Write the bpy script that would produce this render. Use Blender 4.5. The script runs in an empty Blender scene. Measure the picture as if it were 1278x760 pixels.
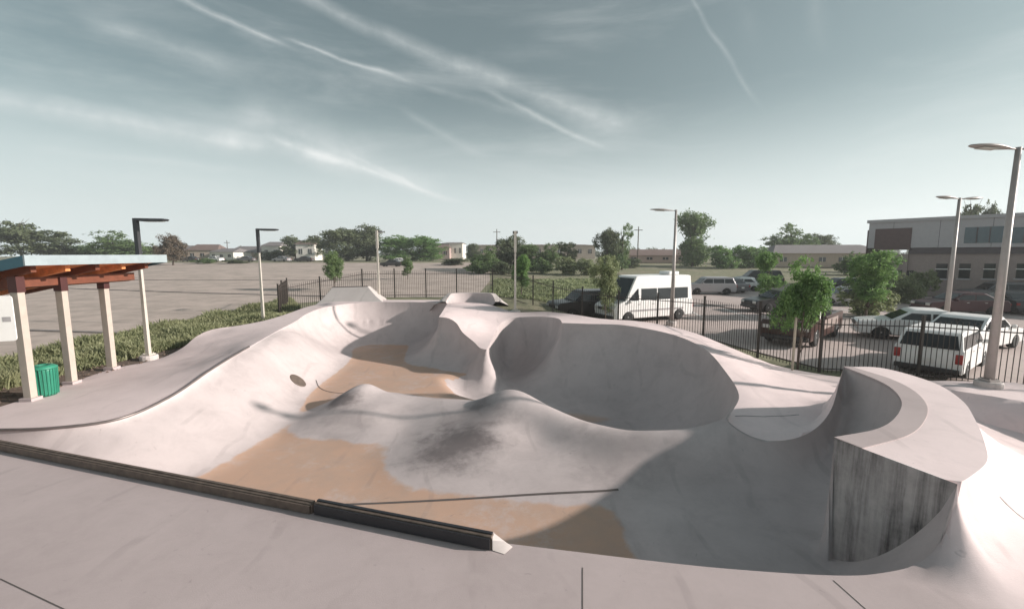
import bpy, bmesh, math, random
import numpy as np
from mathutils import Vector, Matrix
from mathutils.geometry import delaunay_2d_cdt
from mathutils.bvhtree import BVHTree
random.seed(7); rng = np.random.default_rng(7)
PI = math.pi; R = math.radians
sc = bpy.context.scene
col = sc.collection
F = 547.0; TH = R(6.57); CH = 4.0; CT, ST = math.cos(TH), math.sin(TH)

# a photo direction turned into a place: on a level of height z, or at distance Y
def on_z(u, v, z=0.0):
    a = (u-639)/F; b = (380-v)/F
    t = (CH-z)/(ST-b*CT)
    return (a*t, t*(CT+b*ST), z)
def at(u, v, Y):
    a = (u-639)/F; b = (380-v)/F
    t = Y/(CT+b*ST)
    return (a*t, Y, CH+t*(b*CT-ST))

# ---------------------------------------------------------------- materials
MATS = {}
def nodes_of(m):
    m.use_nodes = True
    return m.node_tree.nodes, m.node_tree.links
def mat(name, colr, rough=.7, metal=0., var=.12, scale=3., bump=0., bscale=40., emit=None, spec=None):
    m = bpy.data.materials.new(name); n, l = nodes_of(m)
    b = n['Principled BSDF']; b.inputs['Roughness'].default_value = rough; b.inputs['Metallic'].default_value = metal
    if spec is not None: b.inputs['Specular IOR Level'].default_value = spec
    tc = n.new('ShaderNodeTexCoord')
    nz = n.new('ShaderNodeTexNoise'); nz.inputs['Scale'].default_value = scale; nz.inputs['Detail'].default_value = 6; nz.inputs['Roughness'].default_value = .65
    l.new(tc.outputs['Object'], nz.inputs['Vector'])
    mr = n.new('ShaderNodeMapRange'); mr.inputs['From Min'].default_value = .3; mr.inputs['From Max'].default_value = .7
    mr.inputs['To Min'].default_value = 1-var; mr.inputs['To Max'].default_value = 1+var
    l.new(nz.outputs['Fac'], mr.inputs['Value'])
    mx = n.new('ShaderNodeVectorMath'); mx.operation = 'SCALE'; mx.inputs[0].default_value = colr[:3]
    l.new(mr.outputs['Result'], mx.inputs['Scale']); l.new(mx.outputs['Vector'], b.inputs['Base Color'])
    if bump:
        n2 = n.new('ShaderNodeTexNoise'); n2.inputs['Scale'].default_value = bscale; n2.inputs['Detail'].default_value = 5
        l.new(tc.outputs['Object'], n2.inputs['Vector'])
        bp = n.new('ShaderNodeBump'); bp.inputs['Strength'].default_value = bump; bp.inputs['Distance'].default_value = .02
        l.new(n2.outputs['Fac'], bp.inputs['Height']); l.new(bp.outputs['Normal'], b.inputs['Normal'])
    MATS[name] = m; return m

def concrete(name, base, dark, rough=.75, streak=(1, 1), blotches=(), floor=None, brush=0., mottle=.5, tone=0, zs=.6, dist=.6):
    """cast concrete: broad mottling, cloudy trowel marks, grime, fine grain; stains = burn marks and painted shade [(x,y,z,r,strength)]"""
    m = bpy.data.materials.new(name); n, l = nodes_of(m); b = n['Principled BSDF']
    g = n.new('ShaderNodeNewGeometry'); P = g.outputs['Position']
    def noise(scale, det=6, rou=.6, vec=None, dist=0.):
        z = n.new('ShaderNodeTexNoise'); z.inputs['Scale'].default_value = scale; z.inputs['Detail'].default_value = det
        z.inputs['Roughness'].default_value = rou; z.inputs['Distortion'].default_value = dist
        l.new(vec or P, z.inputs['Vector']); return z.outputs['Fac']
    def mrange(x, a, c, d=0., e=1., smooth=True):
        r = n.new('ShaderNodeMapRange'); r.interpolation_type = 'SMOOTHSTEP' if smooth else 'LINEAR'
        r.inputs['From Min'].default_value = a; r.inputs['From Max'].default_value = c
        r.inputs['To Min'].default_value = d; r.inputs['To Max'].default_value = e
        l.new(x, r.inputs['Value']); return r.outputs['Result']
    def math_(op, x, y):
        k = n.new('ShaderNodeMath'); k.operation = op
        for i, v in enumerate((x, y)):
            if isinstance(v, (int, float)): k.inputs[i].default_value = v
            else: l.new(v, k.inputs[i])
        return k.outputs[0]
    def mix(f, c1, c2):
        k = n.new('ShaderNodeMix'); k.data_type = 'RGBA'
        for i, v in ((0, f), (6, c1), (7, c2)):
            if isinstance(v, (int, float)): k.inputs[i].default_value = v
            elif isinstance(v, tuple): k.inputs[i].default_value = (*v, 1)
            else: l.new(v, k.inputs[i])
        return k.outputs[2]
    mp = n.new('ShaderNodeMapping'); mp.inputs['Scale'].default_value = (streak[0], streak[1], zs); l.new(P, mp.inputs['Vector'])
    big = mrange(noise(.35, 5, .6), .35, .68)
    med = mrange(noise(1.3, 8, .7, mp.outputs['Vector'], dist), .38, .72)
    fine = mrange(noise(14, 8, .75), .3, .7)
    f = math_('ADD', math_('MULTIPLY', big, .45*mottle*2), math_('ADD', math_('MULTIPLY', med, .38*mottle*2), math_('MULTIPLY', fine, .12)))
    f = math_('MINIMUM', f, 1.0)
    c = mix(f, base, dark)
    if floor:
        sep = n.new('ShaderNodeSeparateXYZ'); l.new(P, sep.inputs[0])
        zz = math_('ADD', sep.outputs['Z'], math_('MULTIPLY', math_('SUBTRACT', noise(2.5, 5), .5), .05))
        af = n.new('ShaderNodeAttribute'); af.attribute_name = 'flat'
        fm = math_('MAXIMUM', math_('MULTIPLY', mrange(zz, floor[0], floor[0]+.022, 1, 0), mrange(af.outputs['Fac'], .4, .6, 0, 1)), mrange(zz, -1.91, -1.86, .7, 0))
        oc = mix(mrange(noise(.8, 7, .7, mp.outputs['Vector']), .35, .7), floor[1], floor[2])
        # the stain is worn through in places
        fm = math_('MULTIPLY', fm, mrange(noise(.7, 9, .8), .28, .5, .35, 1)); fm = math_('MULTIPLY', fm, mrange(noise(6, 8, .8), .3, .45, .75, 1))
        c = mix(fm, c, oc)
    # wheel marks: thin wandering arcs
    wv_ = n.new('ShaderNodeTexWave'); wv_.inputs['Scale'].default_value = .22; wv_.inputs['Distortion'].default_value = 9; wv_.inputs['Detail'].default_value = 3; wv_.inputs['Detail Scale'].default_value = .6; l.new(P, wv_.inputs['Vector'])
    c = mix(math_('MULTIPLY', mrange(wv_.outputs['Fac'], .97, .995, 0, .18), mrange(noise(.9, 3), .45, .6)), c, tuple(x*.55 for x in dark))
    wv2 = n.new('ShaderNodeTexVoronoi'); wv2.feature = 'DISTANCE_TO_EDGE'; wv2.inputs['Scale'].default_value = .33; l.new(mp.outputs['Vector'], wv2.inputs['Vector'])
    # small dark wheel marks and spots
    spot = mrange(noise(5.5, 3, .5, mp.outputs['Vector'], 1.5), .68, .78, 0, .35)
    c = mix(spot, c, tuple(x*.5 for x in dark))
    for (x, y, z, r, s) in blotches:
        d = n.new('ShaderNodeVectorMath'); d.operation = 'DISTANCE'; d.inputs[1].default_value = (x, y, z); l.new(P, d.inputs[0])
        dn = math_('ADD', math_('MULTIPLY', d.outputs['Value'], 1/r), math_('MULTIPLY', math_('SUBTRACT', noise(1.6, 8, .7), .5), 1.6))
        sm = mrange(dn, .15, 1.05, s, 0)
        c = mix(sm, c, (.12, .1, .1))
    if tone:
        at_ = n.new('ShaderNodeAttribute'); at_.attribute_name = 'tone'
        sc2 = n.new('ShaderNodeVectorMath'); sc2.operation = 'SCALE'; l.new(c, sc2.inputs[0]); l.new(mrange(at_.outputs['Fac'], 0, 1, 1.0, tone, False), sc2.inputs['Scale']); c = sc2.outputs[0]
    l.new(c, b.inputs['Base Color'])
    b.inputs['Roughness'].default_value = rough
    bp = n.new('ShaderNodeBump'); bp.inputs['Strength'].default_value = .22; bp.inputs['Distance'].default_value = .01
    hh = noise(60, 4)
    if brush:
        mp2 = n.new('ShaderNodeMapping'); mp2.inputs['Scale'].default_value = (4, 120, 4); l.new(P, mp2.inputs['Vector'])
        hh = math_('ADD', hh, math_('MULTIPLY', noise(1, 2, .5, mp2.outputs['Vector']), brush))
    l.new(hh, bp.inputs['Height']); l.new(bp.outputs['Normal'], b.inputs['Normal'])
    MATS[name] = m; return m

concrete('c_bowl', (.56, .485, .475), (.385, .33, .325), .7, mottle=.5, blotches=[(-1.45, 10.8, -.9, 1.45, .85), (-1.0, 12.2, -.7, 1.6, .45), (-1.1, 13.2, -.6, .6, .5), (-5.6, 13.9, -.8, .8, .85), (-4.9, 12.8, -1., 1.2, .35), (2.6, 10.2, -.8, 1.8, .3)],  # burn marks; the one on the left mound paints its shaded face
         floor=(-1.165, (.52, .335, .245), (.45, .315, .245)))
concrete('c_deck', (.475, .395, .388), (.37, .305, .298), .8, brush=.5, mottle=.45, tone=1.75)
concrete('c_ledge', (.33, .29, .27), (.2, .17, .16), .7)
concrete('c_light', (.58, .52, .495), (.42, .37, .35), .75, mottle=.35)
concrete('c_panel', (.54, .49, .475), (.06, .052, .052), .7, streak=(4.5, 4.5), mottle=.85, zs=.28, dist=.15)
concrete('asphalt', (.52, .43, .40), (.40, .33, .305), .9, mottle=.5)
concrete('gravel', (.51, .415, .365), (.35, .288, .25), .95, mottle=.8)
mat('joint', (.10, .085, .08), .9)
mat('steel_dark', (.035, .035, .04), .45, .3)
mat('steel_rust', (.14, .105, .085), .6, .2, .3, 6)
mat('fence', (.035, .026, .022), .5)
mat('coping', (.20, .17, .16), .45, .6)
mat('pole', (.55, .50, .44), .5, .1)
mat('pole_grey', (.40, .36, .34), .45, .2)
mat('lamp_dark', (.06, .06, .065), .4, .3)
mat('lens', (.6, .6, .55), .3)
mat('teal_fascia', (.33, .385, .40), .5, .1, .1)
mat('teal_dark', (.05, .13, .17), .5, .1, .1)
mat('post_tan', (.45, .385, .33), .6, 0, .08, 4)
mat('wood', (.75, .27, .10), .6, 0, .3, 5)
mat('beam', (.16, .05, .025), .6, 0, .2, 5)
mat('bracket', (.07, .022, .02), .5)
mat('bin_green', (.03, .22, .14), .45)
mat('white', (.78, .76, .73), .5, 0, .04)
mat('grey', (.35, .33, .33), .6)
mat('rubber', (.02, .02, .02), .85)
mat('rim', (.35, .34, .34), .35, .6)
mat('glass', (.025, .028, .03), .08, 0, .05)
mat('glass_blue', (.06, .10, .12), .12, 0, .1)
mat('chrome', (.5, .49, .48), .25, .8)
mat('red_lens', (.35, .02, .015), .25)
mat('clear_lens', (.6, .58, .55), .15)
mat('plastic', (.04, .038, .038), .6)
mat('p_white', (.84, .82, .80), .3, 0, .03)
mat('p_silver', (.42, .40, .41), .3, .3, .03)
mat('p_dark', (.045, .04, .042), .3, 0, .05)
mat('p_brown', (.06, .028, .022), .3, 0, .05)
mat('p_maroon', (.06, .018, .022), .3, 0, .05)
mat('p_grey', (.16, .15, .155), .3, .2, .05)
mat('p_tan', (.38, .30, .27), .4, .1, .05)
mat('brick', (.34, .27, .25), .85, 0, .12, 8)
mat('panel_grey', (.46, .43, .44), .6, 0, .05)
mat('maroon_wall', (.13, .085, .082), .7)
mat('dark_band', (.11, .09, .095), .7)
mat('house_white', (.72, .68, .62), .8)
mat('house_tan', (.42, .34, .28), .8)
mat('house_pink', (.45, .33, .30), .8)
mat('roof_brown', (.17, .12, .105), .85)
mat('roof_grey', (.20, .18, .18), .85)
mat('bark', (.10, .075, .06), .9, 0, .3, 8, .5)
mat('stake', (.42, .36, .28), .8)
mat('soil', (.12, .085, .065), .95, 0, .3, 4)

def leafmat(name, c1, c2, trans=.25):
    m = bpy.data.materials.new(name); n, l = nodes_of(m); b = n['Principled BSDF']
    tc = n.new('ShaderNodeTexCoord'); z = n.new('ShaderNodeTexNoise'); z.inputs['Scale'].default_value = .6; z.inputs['Detail'].default_value = 4
    l.new(tc.outputs['Object'], z.inputs['Vector'])
    z2 = n.new('ShaderNodeTexNoise'); z2.inputs['Scale'].default_value = 6; l.new(tc.outputs['Object'], z2.inputs['Vector'])
    ad = n.new('ShaderNodeMath'); ad.operation = 'ADD'; l.new(z.outputs['Fac'], ad.inputs[0]); l.new(z2.outputs['Fac'], ad.inputs[1])
    mr = n.new('ShaderNodeMapRange'); mr.inputs['From Min'].default_value = .75; mr.inputs['From Max'].default_value = 1.25; l.new(ad.outputs[0], mr.inputs['Value'])
    k = n.new('ShaderNodeMix'); k.data_type = 'RGBA'; k.inputs[6].default_value = (*c1, 1); k.inputs[7].default_value = (*c2, 1); l.new(mr.outputs['Result'], k.inputs[0])
    l.new(k.outputs[2], b.inputs['Base Color']); b.inputs['Roughness'].default_value = .65
    t = n.new('ShaderNodeBsdfTranslucent'); l.new(k.outputs[2], t.inputs['Color'])
    ms = n.new('ShaderNodeMixShader'); ms.inputs[0].default_value = trans
    l.new(b.outputs[0], ms.inputs[1]); l.new(t.outputs[0], ms.inputs[2]); l.new(ms.outputs[0], n['Material Output'].inputs['Surface'])
    MATS[name] = m; return m
leafmat('leaf_dark', (.065, .088, .045), (.18, .21, .11), .3)
leafmat('leaf_mid', (.08, .14, .05), (.22, .30, .12), .4)
leafmat('leaf_bright', (.09, .19, .055), (.24, .37, .12), .45)
leafmat('leaf_pale', (.17, .21, .10), (.34, .37, .20), .4)
leafmat('leaf_brown', (.10, .075, .055), (.17, .13, .085), .2)
leafmat('grass_blade', (.17, .19, .09), (.37, .37, .21), .4)

def ground_mat():
    m = bpy.data.materials.new('ground'); n, l = nodes_of(m); b = n['Principled BSDF']; g = n.new('ShaderNodeNewGeometry')
    def noise(s, d=8, r=.7):
        z = n.new('ShaderNodeTexNoise'); z.inputs['Scale'].default_value = s; z.inputs['Detail'].default_value = d; z.inputs['Roughness'].default_value = r
        l.new(g.outputs['Position'], z.inputs['Vector']); return z.outputs['Fac']
    def ramp(x, a, c):
        r = n.new('ShaderNodeMapRange'); r.interpolation_type = 'SMOOTHSTEP'; r.inputs['From Min'].default_value = a; r.inputs['From Max'].default_value = c; l.new(x, r.inputs['Value']); return r.outputs['Result']
    def mix(f, c1, c2):
        k = n.new('ShaderNodeMix'); k.data_type = 'RGBA'; l.new(f, k.inputs[0])
        for i, v in ((6, c1), (7, c2)):
            if isinstance(v, tuple): k.inputs[i].default_value = (*v, 1)
            else: l.new(v, k.inputs[i])
        return k.outputs[2]
    c = mix(ramp(noise(2.2), .35, .65), (.15, .155, .085), (.25, .235, .15))
    c = mix(ramp(noise(.12), .5, .66), c, (.30, .24, .18))
    c = mix(ramp(noise(9), .58, .75), c, (.10, .09, .055))
    l.new(c, b.inputs['Base Color']); b.inputs['Roughness'].default_value = .95
    bp = n.new('ShaderNodeBump'); bp.inputs['Strength'].default_value = .8; bp.inputs['Distance'].default_value = .06; l.new(noise(7), bp.inputs['Height']); l.new(bp.outputs['Normal'], b.inputs['Normal'])
    MATS['ground'] = m
ground_mat()

# ---------------------------------------------------------------- mesh helpers
def tag(o, label=None, cat=None, group=None, kind=None):
    if label: o['label'] = label
    if cat: o['category'] = cat
    if group: o['group'] = group
    if kind: o['kind'] = kind
    return o
def empty(name, loc=(0, 0, 0), rz=0):
    o = bpy.data.objects.new(name, None); col.objects.link(o); o.location = loc; o.rotation_euler = (0, 0, rz); o.empty_display_size = .3
    return o
def copy_tree(o, parent=None):
    c = o.copy(); col.objects.link(c); c.parent = parent
    for ch in list(o.children): copy_tree(ch, c)
    return c
class MB:
    def __init__(s): s.v = []; s.f = []
    def add(s, vs, fs):
        k = len(s.v); s.v += [tuple(p) for p in vs]; s.f += [tuple(i+k for i in f) for f in fs]; return s
    def box(s, c, d, rz=0, ry=0, rx=0):
        M = Matrix.Translation(c) @ Matrix.Rotation(rz, 4, 'Z') @ Matrix.Rotation(ry, 4, 'Y') @ Matrix.Rotation(rx, 4, 'X')
        vs = [M @ Vector((x*d[0]/2, y*d[1]/2, z*d[2]/2)) for x in (-1, 1) for y in (-1, 1) for z in (-1, 1)]
        return s.add(vs, [(0, 1, 3, 2), (4, 6, 7, 5), (0, 4, 5, 1), (2, 3, 7, 6), (0, 2, 6, 4), (1, 5, 7, 3)])
    def tube(s, pts, rad, n=8, cap=True, sq=False):
        pts = [Vector(p) for p in pts]
        if not hasattr(rad, '__len__'): rad = [rad]*len(pts)
        rings = []
        for i, p in enumerate(pts):
            d = (pts[min(i+1, len(pts)-1)]-pts[max(i-1, 0)]).normalized()
            up = Vector((0, 0, 1)) if abs(d.z) < .95 else Vector((0, 1, 0))
            a = d.cross(up).normalized(); b = d.cross(a)
            off = PI/4 if sq else 0
            rings.append([p+rad[i]*(math.cos(2*PI*k/n+off)*a+math.sin(2*PI*k/n+off)*b) for k in range(n)])
        vs = [q for r in rings for q in r]; fs = []
        for i in range(len(rings)-1):
            for k in range(n): fs.append((i*n+k, i*n+(k+1) % n, (i+1)*n+(k+1) % n, (i+1)*n+k))
        if cap: fs += [tuple(range(n))[::-1], tuple(range((len(rings)-1)*n, len(rings)*n))]
        return s.add(vs, fs)
    def prism(s, poly, y0, y1, ax='y'):
        """polygon in (x,z) pushed along y (or in (x,y) along z)"""
        n = len(poly)
        if ax == 'y': vs = [(p[0], y0, p[1]) for p in poly]+[(p[0], y1, p[1]) for p in poly]
        else: vs = [(p[0], p[1], y0) for p in poly]+[(p[0], p[1], y1) for p in poly]
        return s.add(vs, [tuple(range(n)), tuple(range(n, 2*n))[::-1]]+[(i, i+n, (i+1) % n+n, (i+1) % n) for i in range(n)])
    def lathe(s, prof, n=20, c=(0, 0, 0), axis='z'):
        vs = []
        for r, z in prof:
            for k in range(n):
                a = 2*PI*k/n
                p = (r*math.cos(a), r*math.sin(a), z) if axis == 'z' else (r*math.cos(a), z, r*math.sin(a))
                vs.append((p[0]+c[0], p[1]+c[1], p[2]+c[2]))
        m = len(prof); fs = [(i*n+k, i*n+(k+1) % n, (i+1)*n+(k+1) % n, (i+1)*n+k) for i in range(m-1) for k in range(n)]
        fs += [tuple(range(n))[::-1], tuple(range((m-1)*n, m*n))]
        return s.add(vs, fs)
    def build(s, name, m, parent=None, smooth=False, bevel=0, fix=True):
        me = bpy.data.meshes.new(name); me.from_pydata(s.v, [], s.f)
        if fix:
            bm = bmesh.new(); bm.from_mesh(me); bmesh.ops.recalc_face_normals(bm, faces=bm.faces); bm.to_mesh(me); bm.free()
        me.materials.append(MATS[m])
        if smooth: me.shade_smooth()
        o = bpy.data.objects.new(name, me); col.objects.link(o); o.parent = parent
        if bevel:
            b = o.modifiers.new('bevel', 'BEVEL'); b.width = bevel; b.segments = 2; b.limit_method = 'ANGLE'; b.angle_limit = R(35)
            me.shade_smooth(); 
            wn = o.modifiers.new('wn', 'WEIGHTED_NORMAL')
        return o

# ---------------------------------------------------------------- skate park surface
ZF = -1.2
HAZE = .0008
def catmull(pts, step=.12):
    P = [np.array(p, float) for p in pts]; P = [2*P[0]-P[1]]+P+[2*P[-1]-P[-2]]; out = []
    for i in range(1, len(P)-2):
        p0, p1, p2, p3 = P[i-1:i+3]; L = np.linalg.norm((p2-p1)[:2]); n = max(1, int(round(L/step)))
        a = .5
        t0 = 0; t1 = t0+max(1e-4, np.linalg.norm((p1-p0)[:2]))**a; t2 = t1+max(1e-4, np.linalg.norm((p2-p1)[:2]))**a; t3 = t2+max(1e-4, np.linalg.norm((p3-p2)[:2]))**a
        for k in range(n):
            t = t1+(t2-t1)*k/n
            A1 = (t1-t)/(t1-t0)*p0+(t-t0)/(t1-t0)*p1; A2 = (t2-t)/(t2-t1)*p1+(t-t1)/(t2-t1)*p2; A3 = (t3-t)/(t3-t2)*p2+(t-t2)/(t3-t2)*p3
            B1 = (t2-t)/(t2-t0)*A1+(t-t0)/(t2-t0)*A2; B2 = (t3-t)/(t3-t1)*A2+(t-t1)/(t3-t1)*A3
            out.append((t2-t)/(t2-t1)*B1+(t-t1)/(t2-t1)*B2)
    out.append(P[-2]); return out
# rim of the bowl: x, y, z, transition width, softness
LY = lambda x: 6.34-.2985*(x+3.08)
near = [(-12.6, LY(-12.6)+.24, .0, .9, 0), (-8, LY(-8)+.24, 0, 1.5, 0), (-3, LY(-3)+.24, 0, 1.5, 0), (-.1, LY(-.1)+.24, 0, 1.5, 0)]
K = (5.85, 5.45, 1.0, 1.6, 0); E = (5.3, 6.9, 1.0, .15, 0); T = (8.45, 10.9, 1.15, 2.9, 0)
c2 = [near[-1], (.66, 5.55, 0, 1.5, 0), (2.69, 5.2, 0, 1.5, 0), (4.23, 5.07, 0, 1.5, 0), (4.7, 5.12, .0, 1.6, 0), (5.15, 5.2, .04, 1.6, 0), (5.5, 5.3, .18, 1.6, 0), (5.7, 5.38, .38, 1.6, 0), (5.79, 5.42, .63, 1.6, 0), K]
c3 = [E, (6.3, 7.25, 1, .8, 0), (7.1, 7.8, 1, 1.9, 0), (7.9, 8.6, 1.05, 2.8, 0), (8.35, 9.5, 1.1, 3.1, 0), T]
c4 = [T, (8.0, 10.45, .78, 1.8, 0), (7.72, 10.2, .38, 1.6, 0), (7.2, 9.85, .05, 1.7, 0), (6.6, 9.62, -.15, 2.0, 0), (6.0, 9.6, -.24, 2.3, .1), (5.5, 9.85, -.27, 2.3, .3), (5.3, 10.3, -.25, 2.3, .4), (5.6, 10.85, -.12, 2.4, .3), (6.25, 11.7, .12, 2.7, 0),
      (6.55, 13.2, .45, 3.4, 0), (6.75, 15.2, .7, 3.8, 0), (6.3, 17.1, .85, 4.0, 0), (4.7, 18.4, 1.0, 4.1, 0), (3.2, 18.75, 1.0, 3.9, 0), (2.2, 19.0, 1.0, 3.4, 0)]
c5 = [c4[-1], (2.2, 20.4, .97, 2.6, 0), (1.8, 21.8, .86, 2.8, 0), (1.0, 22.7, .74, 2.8, 0), (.1, 22.95, .64, 2.4, 0), (-.5, 22.5, .5, 1.4, 0), (-.8, 21.1, .2, .9, 0), (-1.0, 19.4, .0, .9, .2), (-1.1, 18.6, -.1, .9, .4)]
c6 = [c5[-1], (-1.35, 18.75, -.08, .9, .4), (-1.75, 19.6, .05, 1.2, .1), (-2.35, 20.4, .35, 1.9, 0), (-2.7, 21.0, .68, 2.1, 0), (-3.1, 21.3, .86, 2.1, 0), (-3.6, 21.4, .92, 2.1, 0)]
c7 = [c6[-1], (-3.7, 23.5, 1, 2.4, 0), (-3.9, 26.4, 1.05, 2.6, 0)]
c8 = [c7[-1], (-5.3, 26.75, 1.05, 2.7, 0), (-6.9, 26.9, 1.05, 2.7, 0), (-8.4, 26.8, 1.05, 2.7, 0), (-9.8, 26.2, 1.03, 2.7, 0), (-10.6, 24.8, 1.0, 2.6, 0), (-10.7, 22.8, .92, 2.6, 0), (-10.3, 20.6, .82, 2.7, .4), (-10.1, 18.6, .72, 2.6, .9),
      (-9.8, 16.5, .62, 2.35, .9), (-9.5, 14.6, .55, 2.4, .8), (-9.35, 13.2, .42, 2.7, .6), (-9.35, 11.6, .12, 2.7, .6), (-9.6, 10.3, .0, 2.5, .6), (-10.6, 9.75, 0, 1.5, .5), (-12.4, 9.62, .0, .8, .5)]
chains = [(near, 0), (c2, 1), ([K, E], 0), (c3, 1), (c4, 1), (c5, 1), (c6, 1), (c7, 1), (c8, 1), ([c8[-1], near[0]], 0)]
rim = []; panel_idx = None; chain_start = []
for ci, (ch, sm) in enumerate(chains):
    if sm: pts = catmull(ch, .10)
    else:
        pts = []
        for a, b in zip(ch[:-1], ch[1:]):
            a, b = np.array(a, float), np.array(b, float); n = max(1, int(np.linalg.norm((b-a)[:2])/.12))
            pts += [a+(b-a)*k/n for k in range(n)]
        pts.append(np.array(ch[-1], float))
    chain_start.append(len(rim)); rim += pts[:-1]
rim = np.array(rim); NR = len(rim)
pa, pb = chain_start[2], chain_start[3]
SEG_A = rim; SEG_B = np.roll(rim, -1, 0)
def inside(P, poly):
    x, y = P[:, 0], P[:, 1]; c = np.zeros(len(P), bool); q = np.roll(poly, 1, 0)
    for (x1, y1), (x2, y2) in zip(poly[:, :2], q[:, :2]):
        if y1 == y2: continue
        m = ((y1 > y) != (y2 > y)) & (x < (x2-x1)*(y-y1)/(y2-y1)+x1); c ^= m
    return c
def segdist(P, A, B):
    d = B[:, :2]-A[:, :2]; L = (d**2).sum(1)+1e-12
    D = np.empty((len(P), len(A))); Tt = np.empty_like(D)
    for i in range(0, len(P), 4000):
        p = P[i:i+4000, None, :2]-A[None, :, :2]
        t = np.clip((p*d).sum(2)/L, 0, 1); D[i:i+4000] = np.sqrt(((p-t[..., None]*d)**2).sum(2)); Tt[i:i+4000] = t
    return D, Tt
ridges = [  # (x, y, height above the flat, half width)
    [(5.8, 10.35, .97, 1.2), (5.0, 10.4, .93, 1.25), (4.1, 10.45, .86, 1.15), (2.9, 10.75, .72, 1.05), (1.7, 11.5, .72, 1.15), (.6, 12.7, .80, 1.3), (-.05, 13.4, .84, 1.25)],
    [(-.05, 13.2, .70, 1.5), (-.4, 11.8, .55, 1.7), (-.6, 10.8, .30, 1.5)],
    [(-.05, 13.4, .6, 1.2), (-1.5, 13.6, .46, 1.15), (-3.2, 14.0, .38, 1.1), (-5.0, 14.6, .60, 1.05)],
    [(-5.15, 14.7, .64, .75), (-5.5, 13.9, .46, .95), (-5.6, 13.0, .24, 1.1)],
    [(-4.6, 13.2, .35, 1.5), (-4.0, 12.6, .2, 1.2)],
    [(-1.2, 18.6, .5, .5), (-1.7, 18.2, .2, .5)],
    [(-5.0, 14.95, .72, .48), (-5.7, 14.4, .55, .42), (-6.3, 13.9, .15, .4)],
    [(-1.6, 10.6, .22, 1.5), (.5, 10.2, .26, 1.5), (2.6, 9.9, .30, 1.3)],
    [(-1.2, 11.4, .30, 1.9), (-1.6, 12.6, .35, 1.7)],
]
DEEP = [(-1.15, 18.75), (-2.0, 18.55), (-2.9, 18.1), (-2.2, 16.3), (-.9, 15.0), (.5, 13.95), (1.6, 12.75), (2.7, 11.75), (4.2, 11.35), (5.4, 11.6), (6.9, 12.5), (7.2, 16.5), (6, 18.8), (3, 19.5), (3, 23.5), (-.4, 23.5), (-.75, 21.5), (-1.0, 19.4)]
def bowl_h(P):
    mask = np.ones(NR, bool); mask[pa:pb] = False
    A, B = SEG_A[mask], SEG_B[mask]
    D, t = segdist(P, A, B)
    zr = A[:, 2]+(B[:, 2]-A[:, 2])*t; Rr = A[:, 3]+(B[:, 3]-A[:, 3])*t; so = A[:, 4]+(B[:, 4]-A[:, 4])*t
    q = np.clip(1-D/Rr, 0, 1)
    prof = (1-so)*(1-np.sqrt(np.clip(1-q*q, 0, 1)))+so*(.5-.5*np.cos(PI*q))
    h = ((zr-ZF)*prof).max(1)
    tot = h**3
    for rl in ridges:
        r = np.array(rl); D2, t2 = segdist(P, r[:-1], r[1:])
        H = r[:-1, 2]+(r[1:, 2]-r[:-1, 2])*t2; W = r[:-1, 3]+(r[1:, 3]-r[:-1, 3])*t2
        g = (H*np.exp(-(D2/W)**2*1.25)).max(1)
        tot = tot+np.clip(g-.02, 0, 9)**3
    x, y = P[:, 0], P[:, 1]; ss = lambda t: np.clip(t, 0, 1)**2*(3-2*np.clip(t, 0, 1))
    up = .13*ss((x-1.75)/.9)*(1-ss((y-10.3)/.8))
    e = np.sqrt(((x-2.9)/1.2)**2+((y-15.7)/1.0)**2); up += .13*ss((e-.7)/.6)*ss((y-11.5)/1)*ss((x+2.2)/1.2)*(1-ss((y-21)/1))*inside(P, np.array([(a, b, 0) for a, b in DEEP]))
    # the middle bowl is a deeper pocket; its open side is a rounded lip on the flat behind the mounds
    inn = inside(P, np.array([(a, b, 0) for a, b in DEEP])); lip = np.array([(a, b, 0) for a, b in DEEP[:9]]); Dl, _ = segdist(P, lip[:-1], lip[1:])
    q = np.clip(1-Dl.min(1)/1.35, 0, 1); dep = np.where(inn, .75*(1-(.3*q*q+.7*(1-np.sqrt(1-q*q))))*1.0, 0)
    h = np.cbrt(tot+up**3)
    return ZF+h-dep*np.clip(1-h/1.7, 0, 1), D.min(1)

poly = rim[:, :2]
# sample points: rings close to the rim, then a grid
pts = []
nrm = np.roll(poly, -1, 0)-np.roll(poly, 1, 0); nrm /= np.linalg.norm(nrm, axis=1)[:, None]; nin = np.stack([-nrm[:, 1], nrm[:, 0]], 1)
if not inside(poly[40:41]+nin[40:41]*.05, poly)[0]: nin = -nin
offs = [.012, .045, .1, .17, .26]
for oi, of in enumerate(offs):
    q = poly+nin*of; q = q[::(1 if oi < 3 else 2)]
    ok = inside(q, poly); q = q[ok]; D, _ = segdist(q, SEG_A, SEG_B); q = q[D.min(1) > of*.93]; pts.append(q)
gx, gy = np.meshgrid(np.arange(-13, 9, .13), np.arange(4.9, 27.2, .13)); gx = gx+(np.arange(gx.shape[0]) % 2)[:, None]*.065
G = np.stack([gx.ravel(), gy.ravel()], 1); G = G[inside(G, poly)]; D, _ = segdist(G, SEG_A, SEG_B); G = G[D.min(1) > .33]; pts.append(G)
inner = np.concatenate(pts)
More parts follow.
